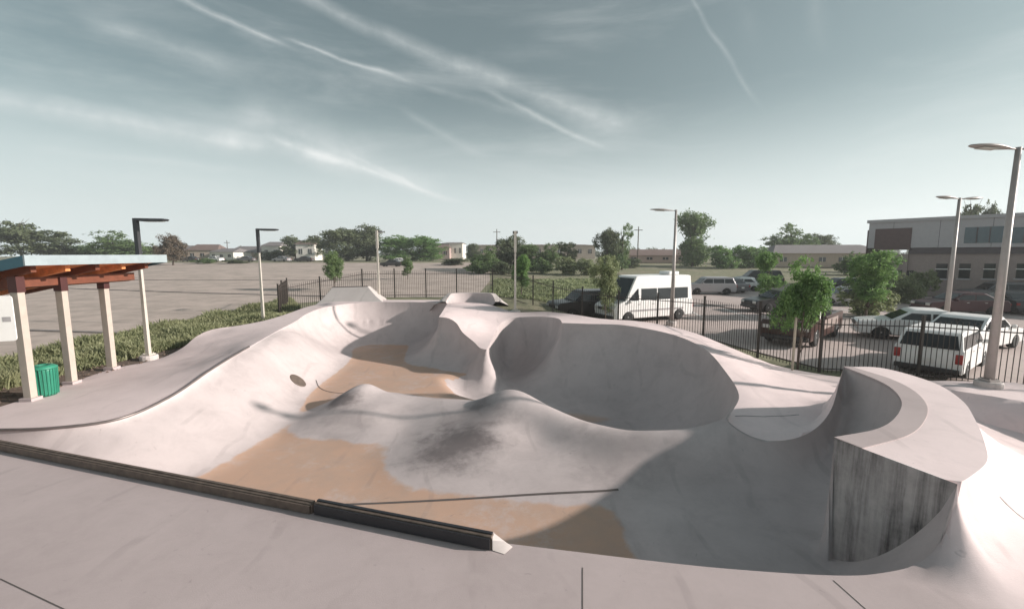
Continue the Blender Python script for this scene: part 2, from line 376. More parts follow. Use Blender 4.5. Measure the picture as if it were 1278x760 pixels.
def cdt(bnd_loops, pts, extra_edges=()):
    vs = []; es = []
    for lp in bnd_loops:
        k = len(vs); vs += [tuple(p[:2]) for p in lp]; es += [(k+i, k+(i+1) % len(lp)) for i in range(len(lp))]
    for ln in extra_edges:
        k = len(vs); vs += [tuple(p[:2]) for p in ln]; es += [(k+i, k+i+1) for i in range(len(ln)-1)]
    vs += [tuple(p[:2]) for p in pts]
    r = delaunay_2d_cdt([Vector(v) for v in vs], es, [], 0, 1e-5)
    V = np.array([tuple(v) for v in r[0]]); Fc = np.array([f for f in r[2] if len(f) == 3]); return V, Fc
def clean(V, Fc, keep):
    Fc = Fc[keep]; used = np.unique(Fc); mp = -np.ones(len(V), int); mp[used] = np.arange(len(used)); return V[used], mp[Fc]
def adj(Fc, n):
    e = np.concatenate([Fc[:, [0, 1]], Fc[:, [1, 2]], Fc[:, [2, 0]]]); e = np.unique(np.sort(e, 1), axis=0)
    return np.concatenate([e[:, 0], e[:, 1]]), np.concatenate([e[:, 1], e[:, 0]])
V, Fc = cdt([rim], inner)
V, Fc = clean(V, Fc, inside(V[Fc].mean(1), poly))
z, D = bowl_h(V)
# rim vertices take the rim height; the foot of the panel keeps the surface height
d0, t0 = segdist(V, SEG_A, SEG_B); j = d0.argmin(1); dm = d0.min(1)
zr = SEG_A[j, 2]+(SEG_B[j, 2]-SEG_A[j, 2])*t0[np.arange(len(V)), j]
onp = (j >= pa) & (j < pb)
K2, E2 = np.array(K[:2]), np.array(E[:2]); LP = np.linalg.norm(E2-K2)
# along the panel the concave surface sweeps from the hip corner down to the flat
def panel_foot(s):  # s: 0 at hip corner, 1 at wall edge
    q = np.clip(1-s/.98, 0, 1); return -1.05+(1.0+1.05)*(.25*(1-np.sqrt(np.clip(1-q*q, 0, 1)))+.75*q**1.75)
sp = np.clip(((V-K2)@(E2-K2))/LP**2, 0, 1); pdst = np.abs((V-K2)@np.array([-(E2-K2)[1], (E2-K2)[0]]))/LP
w = np.clip(1-pdst/1.3, 0, 1)**2*((V-K2)@(E2-K2)/LP**2 < 1.02)*((V-K2)@(E2-K2)/LP**2 > -.02)
w = w*(V[:, 0] < 6.2); zpf = panel_foot(sp)
z = np.where(w > 0, np.maximum(z, ZF+(zpf-ZF)*w), z)
fixed = dm < 2e-3; z[fixed & ~onp] = zr[fixed & ~onp]; z[fixed & onp] = zpf[fixed & onp]
A_, B_ = adj(Fc, len(V)); deg = np.bincount(A_, minlength=len(V))
free = dm > .3
for it in range(9):
    avg = np.bincount(A_, z[B_], len(V))/deg; z[free] = z[free]*.4+avg[free]*.6
bowl_z = z
park = empty('skate_park', (0, 0, 0))
tag(park, 'pale concrete skate bowl with orange stained flat and curved walls', 'skate bowl')
def surf(name, V, z, Fc, m, parent, smooth=True, sharp=None):
    me = bpy.data.meshes.new(name); me.from_pydata([(float(a), float(b), float(c)) for (a, b), c in zip(V, z)], [], [tuple(int(i) for i in f) for f in Fc])
    bm = bmesh.new(); bm.from_mesh(me); bmesh.ops.recalc_face_normals(bm, faces=bm.faces)
    if sum(f.normal.z for f in bm.faces) < 0: bmesh.ops.reverse_faces(bm, faces=bm.faces)
    bm.to_mesh(me); bm.free(); me.materials.append(MATS[m])
    if sharp: me.shade_smooth(); me.set_sharp_from_angle(angle=R(sharp))
    else: me.shade_smooth()
    o = bpy.data.objects.new(name, me); col.objects.link(o); o.parent = parent; return o
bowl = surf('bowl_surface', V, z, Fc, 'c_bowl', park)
fl_ = (~inside(V, np.array([(a, b, 0) for a, b in DEEP]))).astype(np.float32)
bowl.data.attributes.new('flat', 'FLOAT', 'POINT').data.foreach_set('value', fl_)
bvh_b = BVHTree.FromPolygons([(float(a), float(b), float(c)) for (a, b), c in zip(V, z)], [tuple(int(i) for i in f) for f in Fc])

# deck around the bowl: heights fixed on construction lines, solved in between
OUT = [(-14.2, -4, 0), (-13.9, 6, 0), (-13.5, 11.2, 0), (-13.8, 13.3, 0), (-14.0, 15.1, 0), (-13.5, 16.4, .02), (-13.25, 17.3, .25), (-13.3, 18.2, .55), (-13.2, 19.0, .7), (-12.5, 19.8, .75), (-11.9, 20.8, .82), (-11.7, 22.5, .9), (-11.7, 25, 1.0),
       (-11.2, 27.0, 1.03), (-9.8, 28.0, 1.05), (-6.5, 28.2, 1.05), (-3.2, 27.8, 1.05), (-1.2, 25.8, .98), (.2, 24.3, .78), (1.8, 23.5, .9), (3.1, 21.8, .98), (4.2, 20.2, 1.0), (6.0, 19.6, .95), (7.6, 18.3, .72), (8.6, 16.9, .35), (9.3, 15.4, .08), (10.2, 14.3, .03), (11.6, 13.4, .03), (12.6, 12.9, .2), (14.4, 12.2, .35), (15.5, 9, .2), (15.5, -4, 0)]
def dens(pts, step):
    out = []
    for a, b in zip(pts[:-1], pts[1:]):
        a, b = np.array(a[:3], float), np.array(b[:3], float); n = max(1, int(np.linalg.norm((b-a)[:2])/step)); out += [a+(b-a)*k/n for k in range(n)]
    out.append(np.array(pts[-1][:3], float)); return out
def cm3(pts, step=.25): return [np.array(p[:3]) for p in catmull([(*p, 0, 0) for p in pts], step)]
outer = cm3(OUT[:-2], .35)+dens(OUT[-2:], .8)+dens([OUT[-1], OUT[0]], .8)[1:-1]
edge_pl = cm3([(5.85, 5.45, 1), (6.35, 5.72, 1.0), (6.94, 6.1, 1), (7.6, 6.75, 1), (8.35, 7.6, 1.02), (9.1, 8.6, 1.07), (9.6, 9.8, 1.1), (9.3, 10.8, 1.15), (8.45, 10.9, 1.15)], .15)
foot_pl = cm3([(9.2, 12.4, -.05), (10.8, 11.6, -.15), (11.35, 9.6, -.22), (11.1, 7.6, -.18), (10.2, 5.8, -.04), (9, 4.4, 0)], .25)
mound = cm3([(13.4, 12.4, .33), (12.3, 12.1, .33), (12.0, 11.6, .33), (12.6, 10.9, .33), (12.9, 10.0, .33), (12.7, 8.8, .33), (12.3, 7.6, .3)], .15)
mound2 = cm3([(11.6, 12.7, .05), (11.35, 11.5, -.12), (11.85, 10.5, -.2), (12.1, 9.9, -.22), (11.95, 8.9, -.2), (11.6, 7.6, -.15)], .2)
leftb = cm3([(-13.2, 16.2, .02), (-11.5, 15.6, .05), (-10.2, 14.9, .35)], .3)
lines = [edge_pl[1:-1], foot_pl, mound, mound2, leftb]
outer = np.array(outer); gx, gy = np.meshgrid(np.arange(-14.5, 16, .33), np.arange(-4, 28.5, .33)); G = np.stack([gx.ravel()+.05*rng.standard_normal(gx.size), gy.ravel()+.05*rng.standard_normal(gx.size)], 1)
G = G[inside(G, outer) & ~inside(G, poly)]
allc = np.concatenate([rim[:, :3], outer]+[np.array(x) for x in lines])
dd = np.sqrt(((G[:, None]-allc[None, :, :2])**2).sum(2)).min(1); G = G[dd > .14]
ep = np.array(edge_pl); platpoly = np.array([p[:2] for p in edge_pl]+[tuple(p[:2]) for p in rim[chain_start[3]:chain_start[4]][::-1]])
te = np.gradient(ep[:, :2], axis=0); te /= np.linalg.norm(te, axis=1)[:, None]; ne = np.stack([te[:, 1], -te[:, 0]], 1)
sil = rim[chain_start[4]:chain_start[4]+22]; ts = np.gradient(sil[:, :2], axis=0); ts /= np.linalg.norm(ts, axis=1)[:, None]; nsl = np.stack([ts[:, 1], -ts[:, 0]], 1)
RB = np.interp(np.arange(len(ep)), [0, len(ep)*.2, len(ep)*.8, len(ep)-5, len(ep)], [.95, 1.6, 1.6, .6, .6]); MX = np.interp(np.arange(len(ep)), [0, len(ep)*.2, len(ep)], [0, .4, .4])
extra = []
for of in (.03, .08, .15, .24, .35, .5, .68, .9, 1.15, 1.45):
    q = ep[:, :2]+ne*of; extra.append(q[::1 if of < .4 else 2])
    if of < .5: extra.append(sil[:, :2]-nsl*of); extra.append(sil[:, :2]+nsl*of)
for of in (.03, .08, .15, .24, .35, .5, .68, .9, 1.15, 1.4):
    an = np.arange(PI*.9, PI*2, max(.12, .05/of)); extra.append(np.stack([5.85+of*np.cos(an), 5.45+of*np.sin(an)], 1))
extra = np.concatenate(extra); ok = inside(extra, outer) & ~inside(extra, poly) & ~inside(extra, platpoly)
D1 = np.sqrt(((extra[:, None]-allc[None, :, :2])**2).sum(2)).min(1); extra = extra[ok & (D1 > .02)]
G = G[np.sqrt(((G[:, None]-extra[None])**2).sum(2)).min(1) > .1]
G = np.concatenate([G, extra])
def base_deck(P):
    x, y = P[:, 0], P[:, 1]; ss = lambda t: np.clip(t, 0, 1)**2*(3-2*np.clip(t, 0, 1))
    return -.22*ss((x-9.3)/1.8)*ss((y-4.5)/3)*(1-ss((y-10.8)/1.6))-.1*ss((y-9)/1)*ss((8.6-x)/.6)*ss((x-5.6)/1)
def bank_h(P):
    Dd, tt_ = segdist(P, ep[:-1], ep[1:]); ze = ep[:-1, 2]+(ep[1:, 2]-ep[:-1, 2])*tt_; q = np.clip(1-Dd/RB[:-1], 0, 1); mx = MX[:-1]; pr = (1-mx)*(1-np.sqrt(1-q*q))+mx*q*q
    bd = base_deck(P); h1 = ((ze-bd[:, None])*pr).max(1)
    D2, t2 = segdist(P, sil[:-1], sil[1:]); z2 = sil[:-1, 2]+(sil[1:, 2]-sil[:-1, 2])*t2; q2 = np.clip(1-D2/.42, 0, 1); h2 = ((z2-bd[:, None])*q2*q2).max(1)
    return bd+np.maximum(h1, h2), (h1 > 1e-4) | (h2 > 1e-4)
Vd, Fd = cdt([rim, outer], G, lines)
cen = Vd[Fd].mean(1); Vd, Fd = clean(Vd, Fd, inside(cen, outer) & ~inside(cen, poly))
dd = ((Vd[:, None]-allc[None, :, :2])**2).sum(2); jj = dd.argmin(1); fx = np.sqrt(dd.min(1)) < 2e-3
zd = allc[jj, 2].copy()
hb, mb_ = bank_h(Vd); mb_ &= ~fx & ~inside(Vd, platpoly); zd[mb_] = hb[mb_]; fx = fx | mb_
A_, B_ = adj(Fd, len(Vd)); deg = np.bincount(A_, minlength=len(Vd))
for it in range(2500):
    avg = np.bincount(A_, zd[B_], len(Vd))/deg; zd[~fx] = avg[~fx]
# soften the foot and mid lines of the banks so that they read as one curved face
soft = np.zeros(len(Vd), bool)
for ln in (foot_pl, leftb):
    q = np.array(ln); soft |= (np.sqrt(((Vd[:, None]-q[None, :, :2])**2).sum(2)).min(1) < .5)
hard = np.zeros(len(Vd), bool); 
for q in (rim, outer, np.array(edge_pl), np.array(mound)): hard |= (np.sqrt(((Vd[:, None]-q[None, :, :2])**2).sum(2)).min(1) < 3e-3)
soft &= ~hard
for it in range(14):
    avg = np.bincount(A_, zd[B_], len(Vd))/deg; zd[soft] = avg[soft]
deck = surf('deck', Vd, zd, Fd, 'c_deck', park, sharp=28)
# platform of the tall extension and the bank behind it are lighter, smoother concrete
plat = platpoly
reg_light = np.array([(5.75, 5.42), (5.3, 5.05), (5.6, 4.0), (7, 3.6), (11, 5), (14.6, 7), (15.2, 12.4), (9.5, 15.6), (7.9, 18.4), (5, 20), (2.5, 21.8), (.2, 23.4), (-3, 28), (-9.5, 28.3), (-9.7, 26.9), (-3.8, 27), (-3.7, 21), (-1, 18), (2, 20.9), (2.2, 18.6), (5, 18.5), (6.9, 16), (6.5, 13), (5, 10.7), (5, 9.4), (8, 9.2), (7.5, 7.5), (5.2, 6.9)])
tone = (inside(Vd, reg_light) | inside(Vd, plat)).astype(float); tone[(Vd[:, 0] < -9) & (Vd[:, 1] > 9.6)] = .55
for it in range(6): tone = np.bincount(A_, tone[B_], len(Vd))/deg*.6+tone*.4
co_ = np.array([tuple(v.co) for v in deck.data.vertices])
tat = deck.data.attributes.new('tone', 'FLOAT', 'POINT'); tat.data.foreach_set('value', tone.astype(np.float32))
bvh_d = BVHTree.FromPolygons([(float(a), float(b), float(c)) for (a, b), c in zip(Vd, zd)], [tuple(int(i) for i in f) for f in Fd])
def surf_z(x, y):
    r = [b.ray_cast(Vector((x, y, 6)), Vector((0, 0, -1)))[0] for b in (bvh_b, bvh_d)]
    r = [q.z for q in r if q is not None]; return max(r) if r else 0.
# skirt below the deck's outer edge
mb = MB(); n = len(outer)
mb.add([(p[0], p[1], p[2]) for p in outer]+[(p[0], p[1], p[2]-1.6) for p in outer], [(i, (i+1) % n, (i+1) % n+n, i+n) for i in range(n)])
mb.build('deck_edge', 'c_deck', park)
# flat dirty panel of the extension
mb = MB(); ns = 40; vs = []
for k in range(ns+1):
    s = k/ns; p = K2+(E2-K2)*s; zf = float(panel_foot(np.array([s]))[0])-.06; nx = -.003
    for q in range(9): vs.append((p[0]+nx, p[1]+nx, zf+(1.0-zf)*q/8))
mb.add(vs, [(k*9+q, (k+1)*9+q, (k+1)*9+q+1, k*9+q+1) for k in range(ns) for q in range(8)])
tag(mb.build('wall_panel', 'c_panel', park), 'flat end wall of the tall extension, streaked with black staining')
def strip(path, w, dz, name, m, parent, step=.08, fixz=None):
    p = np.array([q[:2] for q in dens([(*a[:2], 0) for a in path], step)]); t = np.gradient(p, axis=0); t /= np.linalg.norm(t, axis=1)[:, None]; nn = np.stack([-t[:, 1], t[:, 0]], 1)
    vs = []
    for a, b in zip(p, nn):
        for s in (-1, 1):
            q = a+b*w/2*s; vs.append((q[0], q[1], surf_z(q[0], q[1])+dz))
    mb = MB(); mb.add(vs, [(2*i, 2*i+1, 2*i+3, 2*i+2) for i in range(len(p)-1)]); return mb.build(name, m, parent)
# coping band on top of the curved extension
ccv = np.array(rim[chain_start[3]:chain_start[4]+1]); tt = np.gradient(ccv[:, :2], axis=0); tt /= np.linalg.norm(tt, axis=1)[:, None]; cn = np.stack([tt[:, 1], -tt[:, 0]], 1)
if inside(ccv[10:11, :2]+cn[10:11]*.2, poly)[0]: cn = -cn
wd = np.interp(np.linspace(0, 1, len(ccv)), [0, .15, .85, 1], [.42, .36, .36, .18])
mb = MB(); vs = []
for a, b, w_ in zip(ccv, cn, wd):
    vs += [(a[0]-b[0]*.012, a[1]-b[1]*.012, a[2]-.05), (a[0]-b[0]*.012, a[1]-b[1]*.012, a[2]+.012), (a[0]+b[0]*w_, a[1]+b[1]*w_, a[2]+.012), (a[0]+b[0]*w_, a[1]+b[1]*w_, a[2]-.02)]
mb.add(vs, [(4*i+q, 4*i+q+1, 4*i+q+5, 4*i+q+4) for i in range(len(ccv)-1) for q in range(3)])
mb.build('coping_band', 'c_panel2' if 'c_panel2' in MATS else 'c_deck', park)
# steel coping along the left bank, dark saw cuts, trench drain and round drain
def coping(i0, i1, r=.03):
    mb = MB(); mb.tube([(p[0], p[1], p[2]+.006) for p in rim[i0:i1:2]], r, 8); return mb.build('coping', 'coping', park, True)
k8 = chain_start[8]; n8 = chain_start[9]-k8
coping(k8+int(n8*.66), k8+n8, .035)
for pth in ([on_z(0, 722), on_z(80, 760), on_z(200, 800)], [on_z(727, 708), on_z(727, 800)], [on_z(1040, 724), on_z(1085, 764), on_z(1130, 800)]):
    strip(pth, .014, .003, 'saw_cut', 'joint', park)
strip([(6.9, 5.25+.6), (7.6, 5.2), (8.2, 4.4)], .014, .003, 'saw_cut', 'joint', park)
strip([p[:2] for p in cm3([(5.7, 10.8, 0), (6.2, 10.72, 0), (6.8, 10.68, 0), (7.3, 10.75, 0)])], .022, .004, 'saw_cut', 'joint', park)
strip([p[:2] for p in cm3([(-3.6, 8.62, 0), (-1, 8.78, 0), (1, 8.9, 0), (2.3, 8.95, 0)])], .065, .006, 'trench_drain', 'joint', park)
strip([p[:2] for p in cm3([(-7.9, 17.2, 0), (-7.5, 16.6, 0), (-6.8, 16.1, 0), (-5.9, 15.9, 0)])], .04, .006, 'saw_cut', 'joint', park)
dp = (-8.15, 16.25); dz = surf_z(dp[0], dp[1]); dg = ((surf_z(dp[0]+.3, dp[1])-surf_z(dp[0]-.3, dp[1]))/.6, (surf_z(dp[0], dp[1]+.3)-surf_z(dp[0], dp[1]-.3))/.6)
mb = MB(); mb.lathe([(.01, .012), (.33, .012), (.36, -.005), (.36, -.15)], 24, (0, 0, 0)); dc = mb.build('drain_cover', 'steel_rust', park); dc.location = (dp[0], dp[1], dz+.02); dc.rotation_euler = Vector((-dg[0], -dg[1], 1)).to_track_quat('Z', 'Y').to_euler()
# low ledges on the near edge
def ledge(name, x0, x1, h, m, label, dy=0., w=.12):
    L = math.hypot(x1-x0, LY(x1)-LY(x0)); a = math.atan2(LY(x1)-LY(x0), x1-x0)
    o = empty(name, ((x0+x1)/2, (LY(x0)+LY(x1))/2+dy, 0), a)
    mb = MB(); mb.box((0, w/2, h/2), (L, w-.02, h)); mb.build('ledge_body', m[0], o, bevel=.012)
    mb = MB(); mb.box((0, w-.04, h+.008), (L-.02, .05, .022)); mb.build('edge_rail', m[1], o, bevel=.006)
    mb = MB(); mb.box((0, -.012, h*.5), (L-.04, .02, h*.82)); mb.build('face_plate', m[2], o)
    tag(o, label, 'ledge', 'grind ledges along the near rim of the bowl'); return o
ledge('grind_ledge', -13.4, -3.1, .155, ('steel_rust', 'steel_rust', 'steel_rust'), 'long brown grey ledge along the left of the near rim', 0.02)
l2 = ledge('grind_ledge', -3.06, -.28, .19, ('steel_rust', 'steel_dark', 'steel_dark'), 'short black faced ledge along the middle of the near rim', .03)
mb = MB(); mb.add([(-.27, LY(-.27)+.03, 0), (-.27, LY(-.27)+.22, 0), (.02, LY(.02)+.2, 0), (-.1, LY(-.1)-.0, 0), (-.27, LY(-.27)+.03, .16), (-.27, LY(-.27)+.18, .18), (-.12, LY(-.12)+.17, .08)],
       [(0, 1, 5, 4), (4, 5, 6), (1, 2, 6, 5), (2, 3, 6), (0, 4, 6, 3), (0, 3, 2, 1)])
tag(mb.build('end_block', 'c_light', None, bevel=.01), 'small pale wedge of concrete at the right end of the black ledge', 'end block')

# ---------------------------------------------------------------- ramps behind
def far_bank():
    o = empty('bank_ramp', (-10.6, 28.3, .95)); tag(o, 'bright flat topped concrete bank rising behind the far bowl on the left', 'bank ramp')
    mb = MB(); a, b = (-13.0, 27.4), (-8.2, 27.3)
    P = lambda u, v, Y: tuple(np.array(at(u, v, Y))-np.array((-10.6, 28.3, .95)))
    top = [P(415, 358.5, 28.6), P(459, 357.5, 28.4), P(462, 357, 30.2), P(422, 357.8, 30.4)]
    bot = [P(391, 383, 27.2), P(478, 377, 27.0), P(486, 375, 31), P(400, 376, 31.5)]
    mids = [tuple((np.array(t)*.45+np.array(q)*.55)*np.array((1, 1, 1))-np.array((0, 0, .07))) for t, q in zip(top, bot)]
    low = [(q[0], q[1], q[2]-1.5) for q in bot]
    f = []
    for k in range(3): f += [(k*4+i, k*4+(i+1) % 4, (k+1)*4+(i+1) % 4, (k+1)*4+i) for i in range(4)]
    mb.add(low+bot+mids+top, f+[(12, 13, 14, 15)]); mb.build('bank_face', 'c_light', o, bevel=.04)
    mb = MB(); mb.tube([top[0], top[1]], .03, 8); mb.build('coping', 'coping', o)
far_bank()
def far_quarter():
    c = np.array(at(587, 384, 26.0)); o = empty('quarter_pipe', tuple(c)); tag(o, 'small curved quarter pipe pocket on the far deck near the fence', 'quarter pipe')
    mb = MB(); n = 26; m = 9; H = .78; rr = 1.42; vs = []
    for i in range(n+1):
        a = R(8+164*i/n)
        for j in range(m+1):
            q = j/m*PI/2; r = rr-.75*(1-math.sin(q)); vs.append((r*math.cos(a)*1.05, r*math.sin(a)*.9, H*(1-math.cos(q))*min(1, .25+1.3*math.sin(a))))
    mb.add(vs, [(i*(m+1)+j, (i+1)*(m+1)+j, (i+1)*(m+1)+j+1, i*(m+1)+j+1) for i in range(n) for j in range(m)])
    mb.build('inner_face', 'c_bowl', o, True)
    mb = MB(); vs = []
    for i in range(n+1):
        a = R(8+164*i/n); h = H*min(1, .25+1.3*math.sin(a))
        for r, z_ in ((rr, h), (rr+.28, h), (rr+.75, h*.35), (rr+1.0, -.25)): vs.append((r*math.cos(a)*1.05, r*math.sin(a)*.9, z_))
    mb.add(vs, [(i*4+j, (i+1)*4+j, (i+1)*4+j+1, i*4+j+1) for i in range(n) for j in range(3)]); mb.build('outer_bank', 'c_light', o, bevel=.02)
far_quarter()

# ---------------------------------------------------------------- terrain
def rise(y): return 0 if y < 45 else (2.0*(y-45)/75 if y < 120 else 2.0)
def berm(x, y):
    bx = max(0., max(-11.5-x, x-1.5)); by = max(0., max(26.5-y, y-32)); return .9*math.exp(-(bx/2.2)**2-(by/2.6)**2)
def gz(x, y): return rise(y)+berm(x, y)-.03
far = [(-400, -60), (-400, 45), (-400, 120), (-400, 900), (400, 900), (400, 120), (400, 45), (400, -60)]
farp = np.array(far, float)
gp = []
for xs, ys, st in (((-30, 30), (-10, 45), 1.3), ((-120, 120), (-50, 44), 8), ((-390, 390), (-50, 44), 40)):
    for x in np.arange(xs[0], xs[1]+.1, st):
        for y in np.arange(ys[0], ys[1]+.1, st): gp.append((x+.01, y))
gp = np.array(gp); keep = ~inside(gp, outer); dd = np.sqrt(((gp[:, None]-outer[None, :, :2])**2).sum(2)).min(1); gp = gp[keep & (dd > .5)]
gl = [[(x, yy) for x in np.linspace(-400, 400, 41)][1:-1] for yy in (45, 120)]
Vt, Ft = cdt([[tuple(p[:2]) for p in outer], far], gp, gl)
cen = Vt[Ft].mean(1); Vt, Ft = clean(Vt, Ft, ~inside(cen, outer))
zt = np.array([gz(x, y) for x, y in Vt])
ground = surf('ground', Vt, zt, Ft, 'ground', None); tag(ground, kind='structure')
bvh_g = BVHTree.FromPolygons([(float(a), float(b), float(c)) for (a, b), c in zip(Vt, zt)], [tuple(int(i) for i in f) for f in Ft])
def sheet(name, pl, off, m, cat=None):
    """a flat sheet on the ground, cut where the ground starts to rise"""
    pl = np.array(pl, float); step = 4.0; x0, y0 = pl.min(0); x1, y1 = pl.max(0)
    g = []
    V_, F_ = cdt([dens([(*p, 0) for p in list(pl)+[pl[0]]], 3.0)[:-1]], [(x, y) for y in (45, 120) for x in np.arange(x0, x1, 2.0) if inside(np.array([[x, y]]), pl)[0]])
    V_, F_ = clean(V_, F_, inside(V_[F_].mean(1), pl))
    # split exactly on the two slope lines
    me = bpy.data.meshes.new(name); bm = bmesh.new(); vv = [bm.verts.new((a, b, 0)) for a, b in V_]
    for f in F_:
        try: bm.faces.new([vv[i] for i in f])
        except ValueError: pass
    for yy in (45, 120): bmesh.ops.bisect_plane(bm, geom=bm.verts[:]+bm.edges[:]+bm.faces[:], plane_co=(0, yy, 0), plane_no=(0, 1, 0))
    for v in bm.verts: v.co.z = rise(v.co.y)+off-.03
    bmesh.ops.recalc_face_normals(bm, faces=bm.faces)
    if sum(f.normal.z for f in bm.faces) < 0: bmesh.ops.reverse_faces(bm, faces=bm.faces)
    bm.to_mesh(me); bm.free(); me.materials.append(MATS[m]); o = bpy.data.objects.new(name, me); col.objects.link(o); tag(o, kind='structure'); return o
sheet('parking_lot', [(10.9, 14.9), (10.2, 17), (9.4, 20.4), (7.6, 22.2), (4.9, 24.6), (3.4, 27.0), (3.2, 31), (11, 34), (14, 48), (34, 52), (36.5, 43), (47, 37), (90, 25), (90, 10), (17.5, 11.6), (13.2, 14.4)], .012, 'asphalt')
sheet('gravel_lot', [(-19.6, 10), (-19.6, 34), (-15, 38.5), (-3.5, 38.5), (-3, 60), (-6, 112), (-150, 112), (-150, 0), (-25, 2)], .012, 'gravel')
# shallow kerbs between the bays of the gravel lot
for a, b in (((-20, 22), (-140, 40)), ((-19, 60), (-140, 62)), ((-16, 41), (-60, 52))):
    L = math.hypot(b[0]-a[0], b[1]-a[1]); ang = math.atan2(b[1]-a[1], b[0]-a[0]); mb = MB(); n = 24
    for k in range(n):
        t = (k+.5)/n; x, y = a[0]+(b[0]-a[0])*t, a[1]+(b[1]-a[1])*t; mb.box((x, y, rise(y)+.01), (L/n+.02, .25, .08), ang)
    tag(mb.build('kerb', 'c_ledge'), kind='structure')
for k in range(12):  # painted bay lines
    mb = MB(); mb.box((12.5+k*2.8, 30.0-k*.12, -.0085), (.1, 5, .006), R(-8)); tag(mb.build('bay_line', 'white'), kind='structure')
sheet('mulch_bed', [(11.2, 14.2), (13.3, 13.5), (17.3, 11.0), (20, 9.5), (20.3, 10.4), (17.5, 12.1), (13.4, 14.3), (11.4, 14.9)], .02, 'soil')
sheet('soil_strip', [(-13.2, 4), (-13.2, 16.8), (-13.0, 19.6), (-14.4, 19.6), (-15.4, 14), (-15.3, 4)], .006, 'soil')

# ---------------------------------------------------------------- fence
FP = [(-15, 28, 0), (-13, 29.6, .4), (-10.6, 31, .85), (-8.4, 31.3, .87), (-6.2, 31.5, .87), (-4, 31.6, .87), (-1.4, 31.2, .87), (.2, 28.6, .8), (1.3, 27.0, .6), (2.4, 25.5, .35), (3.9, 24.2, .12), (5.6, 22.9, .0), (7.2, 21.5, 0), (8.8, 19.9, 0), (9.6, 16.8, -.02), (10.55, 14.7, -.1), (13.2, 13.9, -.05), (15.3, 12.6, -.05), (17.4, 11.3, -.05), (19.6, 10, -.05)]
FP0 = [(-18, 35, 0), (-16.6, 31.5, 0)]
FP = FP0+FP
fence = empty('metal_fence', (0, 0, 0)); tag(fence, 'dark steel picket fence with square posts curving round the skate bowl', 'fence')
FH = 1.95
for i, p in enumerate(FP):
    mb = MB(); h = FH+.12+(.12 if i in (16, 17) else 0); mb.box((p[0], p[1], p[2]+h/2-.1), (.075, .075, h+.2)); mb.box((p[0], p[1], p[2]+h+.015), (.095, .095, .03)); mb.build('post', 'fence', fence)
    if i+1 < len(FP):
        q = FP[i+1]; a = Vector(p); b = Vector(q); L = (b-a).length; n = int(L/.125); mb = MB()
        for z_ in (.18, FH-.3, FH-.06) if False else (.2, FH-.22): mb.tube([a+Vector((0, 0, z_)), b+Vector((0, 0, z_))], .024, 4, sq=True)
        for k in range(1, n):
            c = a.lerp(b, k/n); mb.tube([c+Vector((0, 0, .06)), c+Vector((0, 0, FH-.04)), c+Vector((0, 0, FH))], [.0115, .0115, .002], 4, sq=True)
        mb.build('picket_panel', 'fence', fence)

# ---------------------------------------------------------------- lamps
def street_lamp(x, y, z, h, kind, label, m='pole', rz=0., sl='lamp_dark'):
    o = empty('street_lamp', (x, y, z), rz)
    mb = MB(); s = .085 if kind == 'arm' else .10
    mb.tube([(0, 0, .1), (0, 0, h)], [s*1.15, s*.62], 4 if kind == 'arm' else 12, sq=(kind == 'arm')); mb.build('pole', m, o, kind != 'arm')
    mb = MB(); mb.lathe([(.3, -.5), (.3, .12), (.27, .16), (0.01, .16)], 16); mb.build('base', 'c_light', o)
    mb = MB(); mb.box((0, 0, .19), (.3, .3, .05)); 
    for a in range(4): mb.lathe([(.018, 0), (.018, .05)], 6, (.1*(1 if a % 2 else -1), .1*(1 if a > 1 else -1), .2))
    mb.build('base_plate', m, o)
    if kind == 'arm':
        mb = MB(); mb.tube([(0, 0, h*.76), (0, 0, h+.07)], .1, 4, sq=True); mb.build('top_sleeve', sl, o)
        hd = MB(); hd.prism([(.05, h-.02), (.05, h+.07), (1.1, h+.05), (1.16, h+.02), (1.1, h-.03), (.3, h-.05)], -.14, .14); H = hd.build('lamp_head', 'lamp_dark', o, bevel=.012)
        mb = MB(); mb.box((.72, 0, h-.052), (.6, .2, .012)); mb.build('lens', 'lens', H)
    else:
        for sgn in ((-1,) if kind == 'single' else (-1, 1)):
            hd = MB(); pr = [(.08, .0), (.3, .05), (.55, .09), (.9, .10), (1.25, .07), (1.42, .0), (1.25, -.03), (.5, -.035)]
            vs = []; n = 10; xs = [.05, .25, .45, .7, .95, 1.2, 1.38, 1.44]; wy = [.03, .06, .14, .2, .2, .16, .08, .01]; hz = [.03, .035, .06, .085, .085, .06, .035, .01]
            for X, W_, H_ in zip(xs, wy, hz):
                for k in range(n):
                    a = 2*PI*k/n; zz = math.sin(a)*H_; vs.append((sgn*X, math.cos(a)*W_, h-.06+X*.05+(zz if zz > 0 else zz*.35)))
            hd.add(vs, [(i*n+k, i*n+(k+1) % n, (i+1)*n+(k+1) % n, (i+1)*n+k) for i in range(7) for k in range(n)]+[tuple(range(n)), tuple(range(7*n, 8*n))])
            H = hd.build('lamp_head', 'pole_grey', o, True)
            mb = MB(); mb.box((sgn*.9, 0, h-.055), (.5, .24, .012), ry=-sgn*.05); mb.build('lens', 'lens', H)
    tag(o, label, 'street lamp', 'street lamps'); return o
p = on_z(186, 448, 0); street_lamp(p[0], p[1], 0, at(167, 275, p[1])[2], 'arm', 'pale lamp post with one dark arm beside the open shelter')
p = on_z(329, 404, .0); street_lamp(p[0], p[1], 0, at(321, 287, p[1])[2], 'arm', 'pale lamp post with one dark arm beside the raised grey deck on the left')
p = at(473, 372, 28.6+1.4); street_lamp(p[0], p[1], .8, at(473, 289, p[1])[2]-.8, 'arm', 'lamp post on the far deck just right of the bright flat topped bank', rz=R(90), sl='pole')
